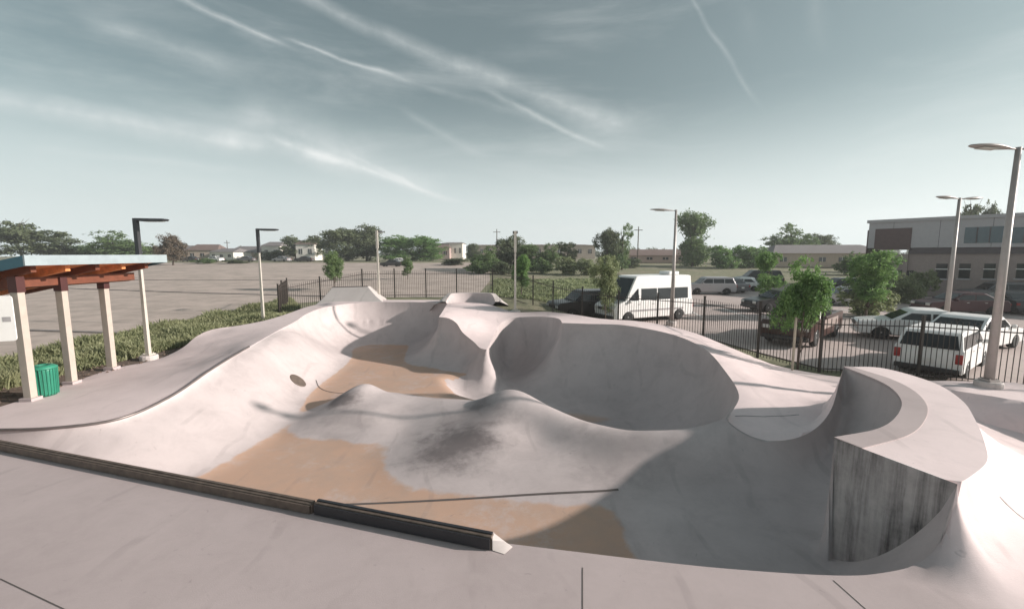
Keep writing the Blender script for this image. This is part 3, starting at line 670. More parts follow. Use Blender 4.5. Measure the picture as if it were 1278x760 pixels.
p = at(643, 391, 24.6); street_lamp(p[0], p[1], p[2], at(643, 290, 24.6)[2]-p[2], 'arm', 'lamp post in front of the pale lawn behind the middle bowl', rz=R(90), sl='pole')
p = at(838, 402, 24.5); street_lamp(p[0], p[1], p[2]-.1, at(843, 262, 24.5)[2]-p[2]+.1, 'single', 'pale lamp post with one head in front of the white van', 'pole_grey')
p = at(1179, 412, 21.5); street_lamp(p[0], p[1], 0, at(1191, 247, 21.5)[2], 'double', 'double headed lamp post behind the maroon sedan', 'pole_grey', R(12))
p = at(1232, 492, 11.9); street_lamp(p[0], p[1], .33, at(1268, 184, 11.9)[2]-.33, 'double', 'tall double headed lamp post nearest at the right edge on a concrete mound', 'pole_grey', R(5))

# ---------------------------------------------------------------- shelter, bin, sign
def shelter():
    o = empty('shelter', (-14, 13.4, 0)); tag(o, 'open shelter with teal edged roof, orange timber ceiling and pale posts', 'shelter')
    ox, oy = -14, 13.4
    x1, x0, y0, y1 = -12.45, -17.6, 11.25, 15.9; zt, th, sl = 3.97, .27, .21
    Z = lambda x: zt-(x1-x)*0
    def slab(xa, xb, ya, yb, zo, t, k=sl):
        mb = MB(); mb.add([(x-ox, y-oy, zt-(x1-x)*k+zo-dz) for dz in (0, t) for (x, y) in ((xa, ya), (xb, ya), (xb, yb), (xa, yb))], [(0, 1, 2, 3), (7, 6, 5, 4), (0, 4, 5, 1), (1, 5, 6, 2), (2, 6, 7, 3), (3, 7, 4, 0)]); return mb
    slab(x0, x1-.05, y0+.05, y1-.05, -.02, .1).build('roof', 'teal_dark', o)
    slab(x0+.05, x1-.06, y0+.06, y1-.06, -.125, .06).build('ceiling_boards', 'wood', o)
    slab(x1-.045, x1, y0, y1, 0, th, 0).build('fascia', 'teal_fascia', o); slab(x0, x1-.047, y0, y0+.045, 0, th).build('fascia', 'teal_dark', o); slab(x0, x1-.047, y1-.045, y1, 0, th).build('fascia', 'teal_dark', o)  # sunward edge coloured light, end edges dark: sun and shade in the colour
    for k in range(5):
        y = y0+.5+k*(y1-y0-1)/4
        slab(x0+.1, x1-.35, y-.07, y+.07, -.187, .2).build('rafter', 'beam' if k % 2 == 0 else 'wood', o)
    slab(-13.85, -13.6, y0+.2, y1-.1, -.39, .26).build('beam', 'beam', o)
    for (u, v) in ((39, 500), (90, 479), (140, 461)):
        p = on_z(u, v, 0); h = zt-(x1-p[0])*sl-.42; px, py = p[0]-ox, p[1]-oy
        mb = MB(); mb.box((px, py, h/2), (.21, .18, h)); q = mb.build('post', 'post_tan', o, bevel=.01)
        mb = MB(); mb.box((px, py, h-.2), (.24, .21, .42)); mb.build('bracket', 'bracket', q)
        mb = MB(); mb.box((px, py, .05), (.34, .3, .1)); mb.build('footing', 'c_deck', q)
    for y in ():
        h = zt-(x1+16.6)*sl-.4; mb = MB(); mb.box((-16.6-ox, y-oy, h/2), (.24, .2, h)); mb.build('post', 'pole', o, bevel=.01)
shelter()
p = on_z(58, 494, 0); o = empty('trash_can', p); tag(o, 'green slatted metal trash can beside the nearest shelter post', 'trash can')
mb = MB(); mb.lathe([(.22, .03), (.255, .1), (.27, .75), (.275, .8), (.25, .8), (.24, .1), (.01, .08)], 24); b_ = mb.build('drum', 'bin_green', o, True)
mb = MB()
for k in range(24):
    a = 2*PI*k/24; mb.tube([(.262*math.cos(a), .262*math.sin(a), .06), (.285*math.cos(a), .285*math.sin(a), .8)], .013, 4)
mb.build('slats', 'bin_green', o)
mb = MB(); mb.lathe([(.3, .8), (.3, .84), (.2, .9), (.12, .9), (.12, .85), (.11, .84)], 24); mb.build('lid_ring', 'bin_green', o, True)
for sx in (-1, 1):
    pass
# rules board at the very left edge
p = at(0, 398, 10.6); o = empty('notice_board', (p[0]-.12, p[1], 0), R(20)); tag(o, 'white notice board with rounded corners cut by the left edge', 'notice board')
zc = p[2]; mb = MB(); w_, h_ = .36, .56; pl = []
for cx, cz, a0 in ((w_-.07, h_-.07, 0), (-w_+.07, h_-.07, 90), (-w_+.07, -h_+.07, 180), (w_-.07, -h_+.07, 270)):
    for k in range(5): a = R(a0+k*22.5); pl.append((cx+.07*math.cos(a), cz+.07*math.sin(a)+zc))
mb.prism(pl, -.015, .015); mb.build('board', 'white', o)
mb = MB(); mb.box((.22, -.018, zc-.02), (.16, .004, .12)); mb.build('printed_mark', 'grey', o)
for sx in (-.28,): mb = MB(); mb.tube([(sx, .04, 0), (sx, .04, zc+h_*.8)], .03, 8); mb.build('post', 'pole_grey', o)

# ---------------------------------------------------------------- vehicles
def arch(cx, r, z0, n=8):
    return [(cx+r*math.cos(PI-PI*k/n), max(z0, z0+.02+r*math.sin(PI*k/n))) for k in range(n+1)]
def wheel(o, x, y, r, s):
    w = MB(); w.lathe([(r*.62, -.11), (r*.93, -.11), (r, -.07), (r, .07), (r*.93, .11), (r*.62, .11)], 24, (0, 0, 0), 'y'); W = w.build('wheel', 'rubber', o, True); W.location = (x, y, r)
    m_ = MB(); m_.lathe([(r*.1, s*.112), (r*.2, s*.105), (r*.58, s*.09), (r*.63, s*.112), (r*.64, s*.02)], 20, (0, 0, 0), 'y'); Rm = m_.build('rim', 'rim', W, True)
def vehicle(name, loc, rz, L, W, H, belt, low, cab, wr, wx, paint, label, cat, group='parked vehicles', wins=None, bed=False, hood=None, rear_flat=False, copyparts=True):
    """side outline: low = body line [(x,z)] front to back over the top; cab = [(x bottom front),(x top front),(x top rear),(x bottom rear)]"""
    o = empty(name, loc, rz); tag(o, label, cat, group)
    z0 = wr*.75; xf, xr = L/2, -L/2
    bot = [(xf-.06, z0)] + arch(wx[0], -0, z0)[:0]
    pts = list(low)
    pts += [(xr+.03, z0)]
    for cx in (wx[1], wx[0]): pts += [(cx-wr*1.18, z0)]+[(cx-wr*1.18*math.cos(PI*k/8), z0+wr*1.35*math.sin(PI*k/8)*.75+.0) for k in range(1, 8)]+[(cx+wr*1.18, z0)]
    pts += [(xf-.05, z0)]
    mb = MB(); mb.prism(pts, -W/2, W/2); body = mb.build('body', paint, o, bevel=.045)
    ki = (H-belt)
    def side(x, z, s): return (x, s*(W/2-.03-(z-belt)*(.19 if H < 2.2 else .07)), z)
    xb0, xt0, xt1, xb1 = cab
    vs = []
    for s in (-1, 1):
        for (x, z) in ((xb0, belt-.03), (xt0, H-.05), (xt0-.25, H), (xt1+.2, H), (xt1, H-.06), (xb1, belt-.03)): vs.append(side(x, z, s))
    mb = MB(); mb.add(vs, [(0, 1, 2, 3, 4, 5), (11, 10, 9, 8, 7, 6)]+[(i, (i+1) % 6, (i+1) % 6+6, i+6) for i in range(6)]); mb.build('cabin', paint, o, bevel=.05)
    # windows
    zt_, zb_ = H-.16, belt+.05
    def xf_at(z): return xb0+(xt0-xb0)*(z-belt)/(H-.05-belt)
    def xr_at(z): return xb1+(xt1-xb1)*(z-belt)/(H-.06-belt)
    wl = wins or [(0, .34), (.36, .68), (.7, 1)]
    for s in (-1, 1):
        for a, b in wl:
            q = []
            for z in (zb_, zt_):
                A = xf_at(z)-.14; B = xr_at(z)+.12
                A0 = xf_at(zb_)-.14; B0 = xr_at(zb_)+.12; xa = A0+(B0-A0)*a; xb = A0+(B0-A0)*b
                if a == wl[0][0]: xa = min(xa, A+(B-A)*a*.3)
                if b == wl[-1][1]: xb = max(xb, B+(1-b)*.5)
                q.append((max(xa, xb+.05), z)); q.append((xb, z))
            quad = [q[0], q[1], q[3], q[2]]; off = .008
            vs = [tuple(Vector(side(x, z, s))+Vector((0, s*off, 0))) for x, z in quad]+[tuple(Vector(side(x, z, s))-Vector((0, s*.02, 0))) for x, z in quad]
            mb = MB(); mb.add(vs, [(0, 1, 2, 3), (7, 6, 5, 4)]+[(i, (i+1) % 4, (i+1) % 4+4, i+4) for i in range(4)]); mb.build('window', 'glass', o)
    def cross(fx, sgn, nm):
        vs = []
        for off in (.012, -.02):
            for z, in_ in ((zb_, .1), (zt_+.03, .12)):
                y = abs(side(0, z, 1)[1])-in_; x = fx(z)+sgn*off
                vs += [(x, -y, z), (x, y, z)]
        mb = MB(); mb.add(vs, [(0, 1, 3, 2), (6, 7, 5, 4), (0, 4, 5, 1), (2, 3, 7, 6), (0, 2, 6, 4), (1, 5, 7, 3)]); mb.build(nm, 'glass', o)
    cross(xf_at, 1, 'windshield'); cross(xr_at, -1, 'rear_window')
    for x in wx:
        for s in (-1, 1): wheel(o, x, s*(W/2-.11), wr, s)
    mb = MB(); mb.box((0, 0, z0+.02), (L-.3, W-.3, .12)); mb.build('underbody', 'plastic', o)
    fz = low[0][1] if low[0][0] > 0 else .7
    hz = min(belt, z0+(belt-z0)*.62)
    for s in (-1, 1):
        mb = MB(); mb.box((xf-.03, s*(W/2-.24), hz), (.08, .34, .17)); mb.build('headlight', 'clear_lens', o, bevel=.02)
        mb = MB(); th_ = .34 if rear_flat else .16; mb.box((xr+.02, s*(W/2-.11), hz+.05), (.07, .19, th_)); mb.build('taillight', 'red_lens', o, bevel=.02)
        mb = MB(); mb.box((xb0-.32, s*(W/2+.07), belt+.06), (.12, .16, .15)); mb.build('mirror', paint, o, bevel=.03)
        mb = MB()
        for dxx in (.0, -1.05): mb.box((xb0-1.0+dxx, s*(W/2+.008), belt-.12), (.16, .02, .03))
        mb.build('door_handle', 'chrome', o)
    mb = MB(); mb.box((xf-.02, 0, hz-.02), (.07, W-.95, .16))
    mb.build('grille', 'plastic', o, bevel=.01)
    mb = MB(); mb.box((xf-.01, 0, z0+.1), (.12, W-.12, .17)); mb.build('front_bumper', 'plastic' if H > 1.6 else paint, o, bevel=.03)
    mb = MB(); mb.box((xr+.0, 0, z0+.1), (.14, W-.1, .17)); mb.build('rear_bumper', 'plastic' if H > 1.6 else paint, o, bevel=.03)
    mb = MB(); mb.box((xr-.03, 0, hz-.1), (.02, .32, .16)); mb.build('number_plate', 'white', o)
    return o
def sedan(loc, rz, paint, label, grp='parked vehicles', **k):
    return vehicle('parked_car', loc, rz, 4.7, 1.8, 1.45, .93, [(2.3, .45), (2.33, .68), (2.2, .8), (1.1, .95), (-1.75, .98), (-2.2, .95), (-2.33, .8), (-2.35, .45)], (1.15, .35, -1.0, -1.85), .32, (1.42, -1.35), paint, label, 'car', grp, wins=[(.04, .47), (.5, .93)], **k)
def suv(loc, rz, paint, label, big=0, **k):
    s = big
    return vehicle('parked_suv', loc, rz, 4.75+s*.5, 1.88+s*.12, 1.72+s*.2, 1.08+s*.08, [(2.32+s*.25, .5), (2.36+s*.25, .9), (2.2+s*.25, 1.02), (1.2+s*.2, 1.1+s*.08), (-2.25-s*.25, 1.12+s*.08), (-2.36-s*.25, .95), (-2.36-s*.25, .5)], (1.2+s*.2, .55+s*.1, -2.0-s*.25, -2.32-s*.25), .36+s*.03, (1.42+s*.15, -1.42-s*.15), paint, label, 'suv', rear_flat=True, **k)
def groundpt(u, v): p = on_z(u, v, 0); return (p[0], p[1], 0)
# white high roofed van with rows of side windows
pv = at(803, 396, 26.8); van_rz = math.atan2(-.40, -.915)
v_ = vehicle('passenger_van', (pv[0], pv[1], 0), van_rz, 6.0, 2.0, 2.72, 1.2, [(2.9, .5), (2.98, .85), (2.85, 1.05), (2.15, 1.3), (-2.9, 1.32), (-2.98, 1.1), (-2.98, .5)], (2.2, 1.35, -2.85, -2.95), .36, (1.95, -1.9), 'p_white',
    'tall white passenger van with dark side windows behind the fence', 'van', wins=[(.0, .17), (.21, .45), (.465, .71), (.725, .95)], rear_flat=True)
mb = MB(); mb.box((-.2, -1.008, .72), (4.0, .02, .1)); mb.box((-.2, 1.008, .72), (4.0, .02, .1)); mb.build('side_trim', 'grey', v_)
mb = MB(); mb.box((-1.9, 0, 2.83), (.8, .9, .2)); mb.build('roof_unit', 'p_white', v_, bevel=.05)
# shorter side windows: the van keeps a tall white roof above the glass
for ch in list(v_.children):
    if ch.name.startswith('window'):
        for q in ch.data.vertices:
            if q.co.z > 2.1:
                q.co.y += math.copysign((q.co.z-1.98)*.07, q.co.y); q.co.z = 1.98
suv(at(731, 396, 28.0)[:2]+(0,), R(198), 'p_dark', 'dark suv parked just left of the white passenger van')
# pickup behind the nearest lot tree
pk = at(1000, 440, 20.6)
o = vehicle('pickup_truck', (pk[0], pk[1], 0), R(222), 5.5, 1.95, 1.85, 1.15, [(2.7, .55), (2.76, .95), (2.6, 1.1), (1.3, 1.18), (-.75, 1.2), (-2.7, 1.2), (-2.74, 1.1), (-2.74, .55)], (1.35, .75, -.65, -.8), .4, (1.75, -1.65), 'p_brown',
    'dark brown pickup truck facing the fence behind the young lot tree', 'pickup truck', wins=[(.0, .48), (.52, .98)])
mb = MB(); mb.box((-1.75, 0, 1.203), (1.7, 1.6, .008)); mb.build('bed_floor', 'plastic', o)
mb = MB(); mb.box((-.4, .985, .85), (2.6, .02, .4)); mb.box((-.4, -.985, .85), (2.6, .02, .4)); mb.build('door_panel', 'p_tan', o)
ps = at(1168, 470, 14.0); nsv = suv((ps[0]+1.65, ps[1]+1.5, -.1), R(35), 'p_white', 'white suv seen from behind, nearest the fence on the right'); nsv.scale = (.92, .92, .92)
sedan(at(1143, 410, 20.5)[:2]+(0,), R(150), 'p_white', 'white car just behind the big white suv, partly hidden')
sedan(at(1213, 420, 18.6)[:2]+(0,), R(25), 'p_white', 'white car between the near white suv and the maroon sedan')
sedan(at(1195, 390, 29.5)[:2]+(0,), R(172), 'p_maroon', 'dark maroon sedan in front of the brick building')
sedan(at(1258, 386, 30.5)[:2]+(0,), R(70), 'p_dark', 'dark car right of the maroon sedan beyond the tall lamp post')
suv(at(1246, 368, 36)[:2]+(0,), R(160), 'p_grey', 'grey suv parked close to the brick building')
suv(at(884, 366, 44)[:2]+(0,), R(176), 'p_silver', 'silver suv beyond the back end of the white van')
sedan(at(908, 363, 47)[:2]+(0,), R(100), 'p_grey', 'grey car between the silver suv and the white sedan')
sedan(at(926, 361, 48.5)[:2]+(0,), R(140), 'p_white', 'white sedan at the far side of the parking lot')
suv(at(944, 356, 52)[:2]+(rise(52),), R(170), 'p_dark', 'black suv at the far side of the lot behind the tree', big=1)
sedan(at(972, 386, 31)[:2]+(0,), R(185), 'p_dark', 'black sedan half hidden behind the nearest lot tree')
sedan(at(1055, 380, 34.5)[:2]+(0,), R(165), 'p_silver', 'silver sedan between two leafy lot trees')
suv(at(1050, 366, 42)[:2]+(0,), R(170), 'p_dark', 'dark suv behind the silver sedan between the lot trees')
sedan(at(489, 336, 95)[:2]+(rise(95),), R(175), 'p_dark', 'tiny dark car far off on the gravel lot')
sedan(at(500, 333, 105)[:2]+(rise(105),), R(5), 'p_white', 'tiny white car far off on the gravel lot')
for u, lab, pnt in ((238, 'dark', 'p_dark'), (268, 'white', 'p_white'), (307, 'grey', 'p_grey'), (352, 'silver', 'p_silver'), (380, 'black', 'p_dark')):
    sedan(at(u, 334, 118)[:2]+(rise(118),), R(180+random.uniform(-12, 12)), pnt, 'tiny %s car parked before the houses at far left, %s' % (lab, {'dark': 'leftmost of them', 'white': 'second from the left', 'grey': 'third from the left', 'silver': 'second from the right', 'black': 'rightmost of them'}[lab]), 'cars parked before the far houses')

# ---------------------------------------------------------------- trees
def crown_mesh(name, blobs, nleaf, size, m, seed, flat=.0):
    r = np.random.default_rng(seed); vs = []; fs = []
    tot = sum(b[3]*b[4]*b[5] for b in blobs)
    for (cx, cy, cz, rx, ry, rz_) in blobs:
        n = int(nleaf*(rx*ry*rz_)/tot)+20
        # clumps inside the blob, leaves inside the clumps
        nc = max(6, n//28); d = r.normal(size=(nc, 3)); d /= np.linalg.norm(d, axis=1)[:, None]
        rad = r.uniform(.45, 1.0, nc)**.5; cc = d*rad[:, None]*np.array([rx, ry, rz_])+np.array([cx, cy, cz])
        k = r.integers(0, nc, n); cs = (rx+ry+rz_)/3*.30
        p = cc[k]+r.normal(size=(n, 3))*cs*np.array([.55, .55, .42])
        s = size*r.uniform(.55, 1.3, n)
        nn = r.normal(size=(n, 3))+.9*d[k]+np.array([0, 0, .4]); nn /= np.linalg.norm(nn, axis=1)[:, None]
        a = np.cross(nn, r.normal(size=(n, 3))); a /= np.linalg.norm(a, axis=1)[:, None]; b = np.cross(nn, a)
        base = len(vs)
        q = np.stack([p+a*s[:, None], p+b*s[:, None]*.55, p-a*s[:, None], p-b*s[:, None]*.55], 1).reshape(-1, 3)
        vs += [tuple(x) for x in q]; fs += [(base+4*i, base+4*i+1, base+4*i+2, base+4*i+3) for i in range(n)]
    me = bpy.data.meshes.new(name); me.from_pydata(vs, [], fs); me.materials.append(MATS[m]); return me
def trunk_mesh(name, h, r, nb, seed, spread):
    rr = random.Random(seed); mb = MB(); pts = [(0, 0, -.2)]; x = y = 0
    for k in range(1, 6): x += rr.uniform(-.03, .03)*h; y += rr.uniform(-.03, .03)*h; pts.append((x, y, h*k/5))
    mb.tube(pts, [r*1.25, r, r*.85, r*.7, r*.5, r*.2], 8)
    for k in range(nb):
        t = rr.uniform(.35, .85); i = int(t*5); p0 = Vector(pts[i]); a = rr.uniform(0, 2*PI); L = spread*rr.uniform(.5, 1)
        p1 = p0+Vector((math.cos(a)*L*.5, math.sin(a)*L*.5, h*.12)); p2 = p0+Vector((math.cos(a)*L, math.sin(a)*L, h*.3)); mb.tube([p0, p1, p2], [r*.5, r*.32, r*.08], 6)
    me = bpy.data.meshes.new(name); me.from_pydata(mb.v, [], mb.f); me.materials.append(MATS['bark']); me.shade_smooth(); return me
def blobs(kind, seed):
    r = random.Random(seed); B = []
    if kind == 'round':
        for k in range(14): a = r.uniform(0, 2*PI); zz = r.uniform(.26, .84); f = max(.3, 1-abs(zz-.52)*1.5); d = r.uniform(.05, .30); B.append((math.cos(a)*d*f, math.sin(a)*d*f, zz, r.uniform(.14, .22), r.uniform(.14, .22), r.uniform(.10, .16)))
    elif kind == 'pine':
        for k in range(14): a = r.uniform(0, 2*PI); zz = r.uniform(.34, .88); d = r.uniform(.05, .26); B.append((math.cos(a)*d, math.sin(a)*d, zz, r.uniform(.12, .19), r.uniform(.12, .19), r.uniform(.07, .12)))
    elif kind == 'bush':
        for k in range(14): a = r.uniform(0, 2*PI); d = r.uniform(.0, .5); B.append((math.cos(a)*d, math.sin(a)*d*.7, r.uniform(.15, .68), r.uniform(.2, .3), r.uniform(.2, .3), r.uniform(.18, .28)))
    elif kind == 'young':
        for k in range(14): a = r.uniform(0, 2*PI); zz = r.uniform(.3, .86); d = r.uniform(.02, .22)*(1.2-abs(zz-.52)*1.7); B.append((math.cos(a)*d, math.sin(a)*d, zz, r.uniform(.11, .17), r.uniform(.11, .17), r.uniform(.09, .16)))
    return B
TM = {}
for kd, nl, sz, mats_ in (('round', 11000, .0175, ('leaf_dark', 'leaf_mid', 'leaf_bright', 'leaf_brown')), ('pine', 8000, .018, ('leaf_dark',)), ('bush', 5500, .036, ('leaf_mid', 'leaf_pale', 'leaf_dark', 'leaf_bright')), ('young', 13000, .0145, ('leaf_bright', 'leaf_mid', 'leaf_pale'))):
    for m_ in mats_:
        for s in (range(3) if m_ in ('leaf_dark', 'leaf_mid', 'leaf_bright') and kd != 'bush' else range(2)):
            sd = abs(hash_ := (len(TM)*37+s*11+5)); TM[(kd, m_, s)] = crown_mesh('crown_'+kd, blobs(kd, sd), nl, sz, m_, sd)
TR = {('round', s): trunk_mesh('trunk', .78, .022, 9, s, .26) for s in range(3)}
TR.update({('pine', s): trunk_mesh('trunk', .88, .017, 10, s+5, .22) for s in range(3)}); TR.update({('young', s): trunk_mesh('trunk', .75, .014, 8, s+9, .16) for s in range(3)}); TR.update({('bush', s): trunk_mesh('trunk', .5, .02, 8, s+19, .4) for s in range(3)})
def tree(name, x, y, z, h, wid, kd, m_, s, label, cat='tree', group=None):
    o = empty(name, (x, y, z), random.uniform(0, 6.28)); tag(o, label, cat, group)
    sw = wid/h if kd != 'bush' else wid/1.5/h
    sw = {'round': wid/(.64*h), 'pine': wid/(.62*h), 'young': wid/(.58*h), 'bush': wid/(1.2*h)}[kd]
    for nm, me in (('trunk', TR[(kd, s % 3)]), ('crown', TM.get((kd, m_, s)) or TM[(kd, m_, 0)])):
        c = bpy.data.objects.new(nm, me); col.objects.link(c); c.parent = o; c.scale = (h*sw, h*sw, h) if nm == 'crown' else (h*min(sw, 1.3), h*min(sw, 1.3), h)
        if nm == 'crown' and kd in ('round', 'pine'): c.scale.z = h*1.16; c.location.z = -h*.16
    return o
def far_tree(u, vtop, wpx, Y, kd, m_, s, label, name='tree', z=None, cat='tree', grp='trees on the far side'):
    p = at(u, vtop, Y); g = rise(Y) if z is None else z; h = (p[2]-g)/(.97 if kd != 'bush' else .9)
    return tree(name, p[0], Y, g-.05, h, wpx/F*Y, kd, m_, s, label, cat, grp)
FT = [(22, 272, 62, 120, 'pine', 'leaf_dark', 0, 'dark spreading tree, leftmost in the photo above the shelter roof'),
 (68, 288, 60, 125, 'pine', 'leaf_dark', 1, 'lower dark tree second from the left above the shelter roof'),
 (140, 289, 64, 122, 'round', 'leaf_mid', 0, 'wide dark green tree behind the first lamp post'),
 (212, 290, 30, 100, 'round', 'leaf_brown', 0, 'brownish tree standing alone right of the shelter roof'),
 (188, 306, 26, 130, 'round', 'leaf_dark', 1, 'small dark tree between the lamp post and the brownish tree'),
 (368, 294, 34, 140, 'pine', 'leaf_dark', 2, 'thin dark tree right of the second lamp post'),
 (395, 291, 36, 140, 'pine', 'leaf_dark', 0, 'thin dark tree above the tall white house'),
 (432, 284, 52, 125, 'round', 'leaf_dark', 0, 'large dark tree just right of the small near tree'),
 (455, 277, 46, 130, 'round', 'leaf_dark', 2, 'tallest dark tree of the far left clump'),
 (498, 292, 50, 125, 'round', 'leaf_bright', 0, 'bright green tree right of the tall dark clump'),
 (528, 293, 48, 125, 'round', 'leaf_bright', 1, 'second bright green tree, rightmost of the left clump'),
 (590, 303, 22, 140, 'round', 'leaf_dark', 1, 'small dark round tree left of the utility pole'),
 (636, 290, 40, 85, 'round', 'leaf_dark', 2, 'dark tree behind the lamp post at the lawn'),
 (612, 306, 36, 80, 'round', 'leaf_mid', 1, 'bushy green tree left of the lawn lamp post'),
 (662, 304, 34, 82, 'round', 'leaf_mid', 2, 'bushy green tree right of the lawn lamp post'),
 (686, 304, 30, 82, 'round', 'leaf_mid', 0, 'green tree in the middle of the hedge line'),
 (709, 302, 24, 84, 'pine', 'leaf_mid' if ('pine', 'leaf_mid', 0) in TM else 'leaf_dark', 1, 'narrow dark tree near the right end of the hedge line'),
 (758, 284, 28, 84, 'round', 'leaf_dark', 0, 'dark tree, left one of the pair above the van nose'),
 (778, 278, 30, 84, 'round', 'leaf_mid', 1, 'dark green tree, right one of the pair above the van'),
 (868, 262, 50, 95, 'round', 'leaf_mid', 2, 'tall full tree right of the single headed lamp post'),
 (988, 280, 54, 105, 'round', 'leaf_mid', 0, 'wide grey green tree left of the long low building'),
 (1022, 290, 40, 110, 'round', 'leaf_dark', 1, 'darker tree above the long low building'),
 (1212, 247, 34, 75, 'pine', 'leaf_dark', 0, 'thin crowned tree behind the brick building roof'),
 (1236, 252, 26, 76, 'pine', 'leaf_dark', 2, 'second thin tree behind the brick building roof')]
for t in FT: far_tree(t[0], t[1], t[2], t[3], t[4], t[5], t[6], t[7])
BU = [(598, 322, 40, 74, 'leaf_mid', 0, 'green bush left of the lawn'), (627, 325, 36, 72, 'leaf_dark', 1, 'dark bush at the back of the lawn'), (676, 322, 40, 74, 'leaf_mid', 1, 'green bush at the back of the lawn in the middle'), (706, 319, 36, 72, 'leaf_pale', 0, 'pale bush in the hedge line'),
 (732, 322, 40, 70, 'leaf_pale', 1, 'pale grey green bush left of the van'), (792, 322, 30, 90, 'leaf_dark', 0, 'dark bush above the van roof'), (905, 306, 44, 88, 'leaf_bright', 0, 'bright green bush right of the tall full tree'), (938, 304, 50, 90, 'leaf_bright', 1, 'bright green bush beyond the far cars'),
 (1065, 312, 40, 70, 'leaf_mid', 0, 'green bush at the left end of the brick building'), (255, 322, 34, 108, 'leaf_mid', 1, 'green shrub before the left white houses'), (290, 324, 34, 108, 'leaf_dark', 0, 'dark shrub before the left white houses'), (100, 302, 60, 128, 'leaf_mid', 0, 'low green bush between the two leftmost tree groups'),
 (340, 312, 44, 140, 'leaf_dark', 1, 'dark shrub behind the second lamp post'), (566, 322, 40, 100, 'leaf_dark', 0, 'dark shrub by the far pink building'), (1120, 338, 62, 36, 'leaf_pale', 0, 'pale green shrub before the maroon wall panel'), (1085, 352, 70, 28, 'leaf_pale', 1, 'pale feathery shrub on the lot island'),
 (1150, 336, 40, 39, 'leaf_pale', 1, 'pale shrub close to the brick building')]
for u, v, w_, Y, m_, s, lab in BU: far_tree(u, v, w_, Y, 'bush', m_, s, lab, 'shrub', cat='shrub', grp='shrubs')
YT = [(415, 312, 26, 48, 'young', 'leaf_mid', 0, 'small dark trunked tree on the gravel lot behind the bright bank'),
 (508, 322, 17, 62, 'young', 'leaf_mid', 1, 'small tree on the gravel lot behind the far bowl'),
 (651, 318, 22, 40, 'young', 'leaf_bright', 0, 'slim bright tree just right of the lawn lamp post'),
 (757, 316, 36, 24.6, 'young', 'leaf_pale', 0, 'young pale leaved tree in front of the dark suv'),
 (1006, 318, 58, 14.9, 'young', 'leaf_bright', 1, 'young bright green tree above the brown pickup truck'),
 (962, 314, 32, 34, 'young', 'leaf_bright', 2, 'young tree left of and behind the bright tree at the pickup'),
 (1088, 313, 62, 27, 'young', 'leaf_bright', 0, 'bright green tree on the island before the brick building'),
 (1272, 318, 40, 42, 'young', 'leaf_pale', 1, 'tree at the right edge before the brick building')]
for u, v, w_, Y, kd, m_, s, lab in YT: far_tree(u, v, w_, Y, kd, m_, s, lab, 'young_tree', z=rise(Y), grp='young trees in the lots')
def wood_edge():
    mb = MB()
    return
# a far wood closing the horizon
wv = crown_mesh('far_wood', [(x, random.uniform(-8, 8), random.uniform(2, 4.0), 9, 6, random.uniform(2.0, 3.6)) for x in range(-330, 340, 11)], 26000, .9, 'leaf_dark', 5)
o = bpy.data.objects.new('far_wood', wv); col.objects.link(o); o.location = (0, 330, 2.); tag(o, 'low dark line of distant woods along the horizon', 'woods', kind='stuff')

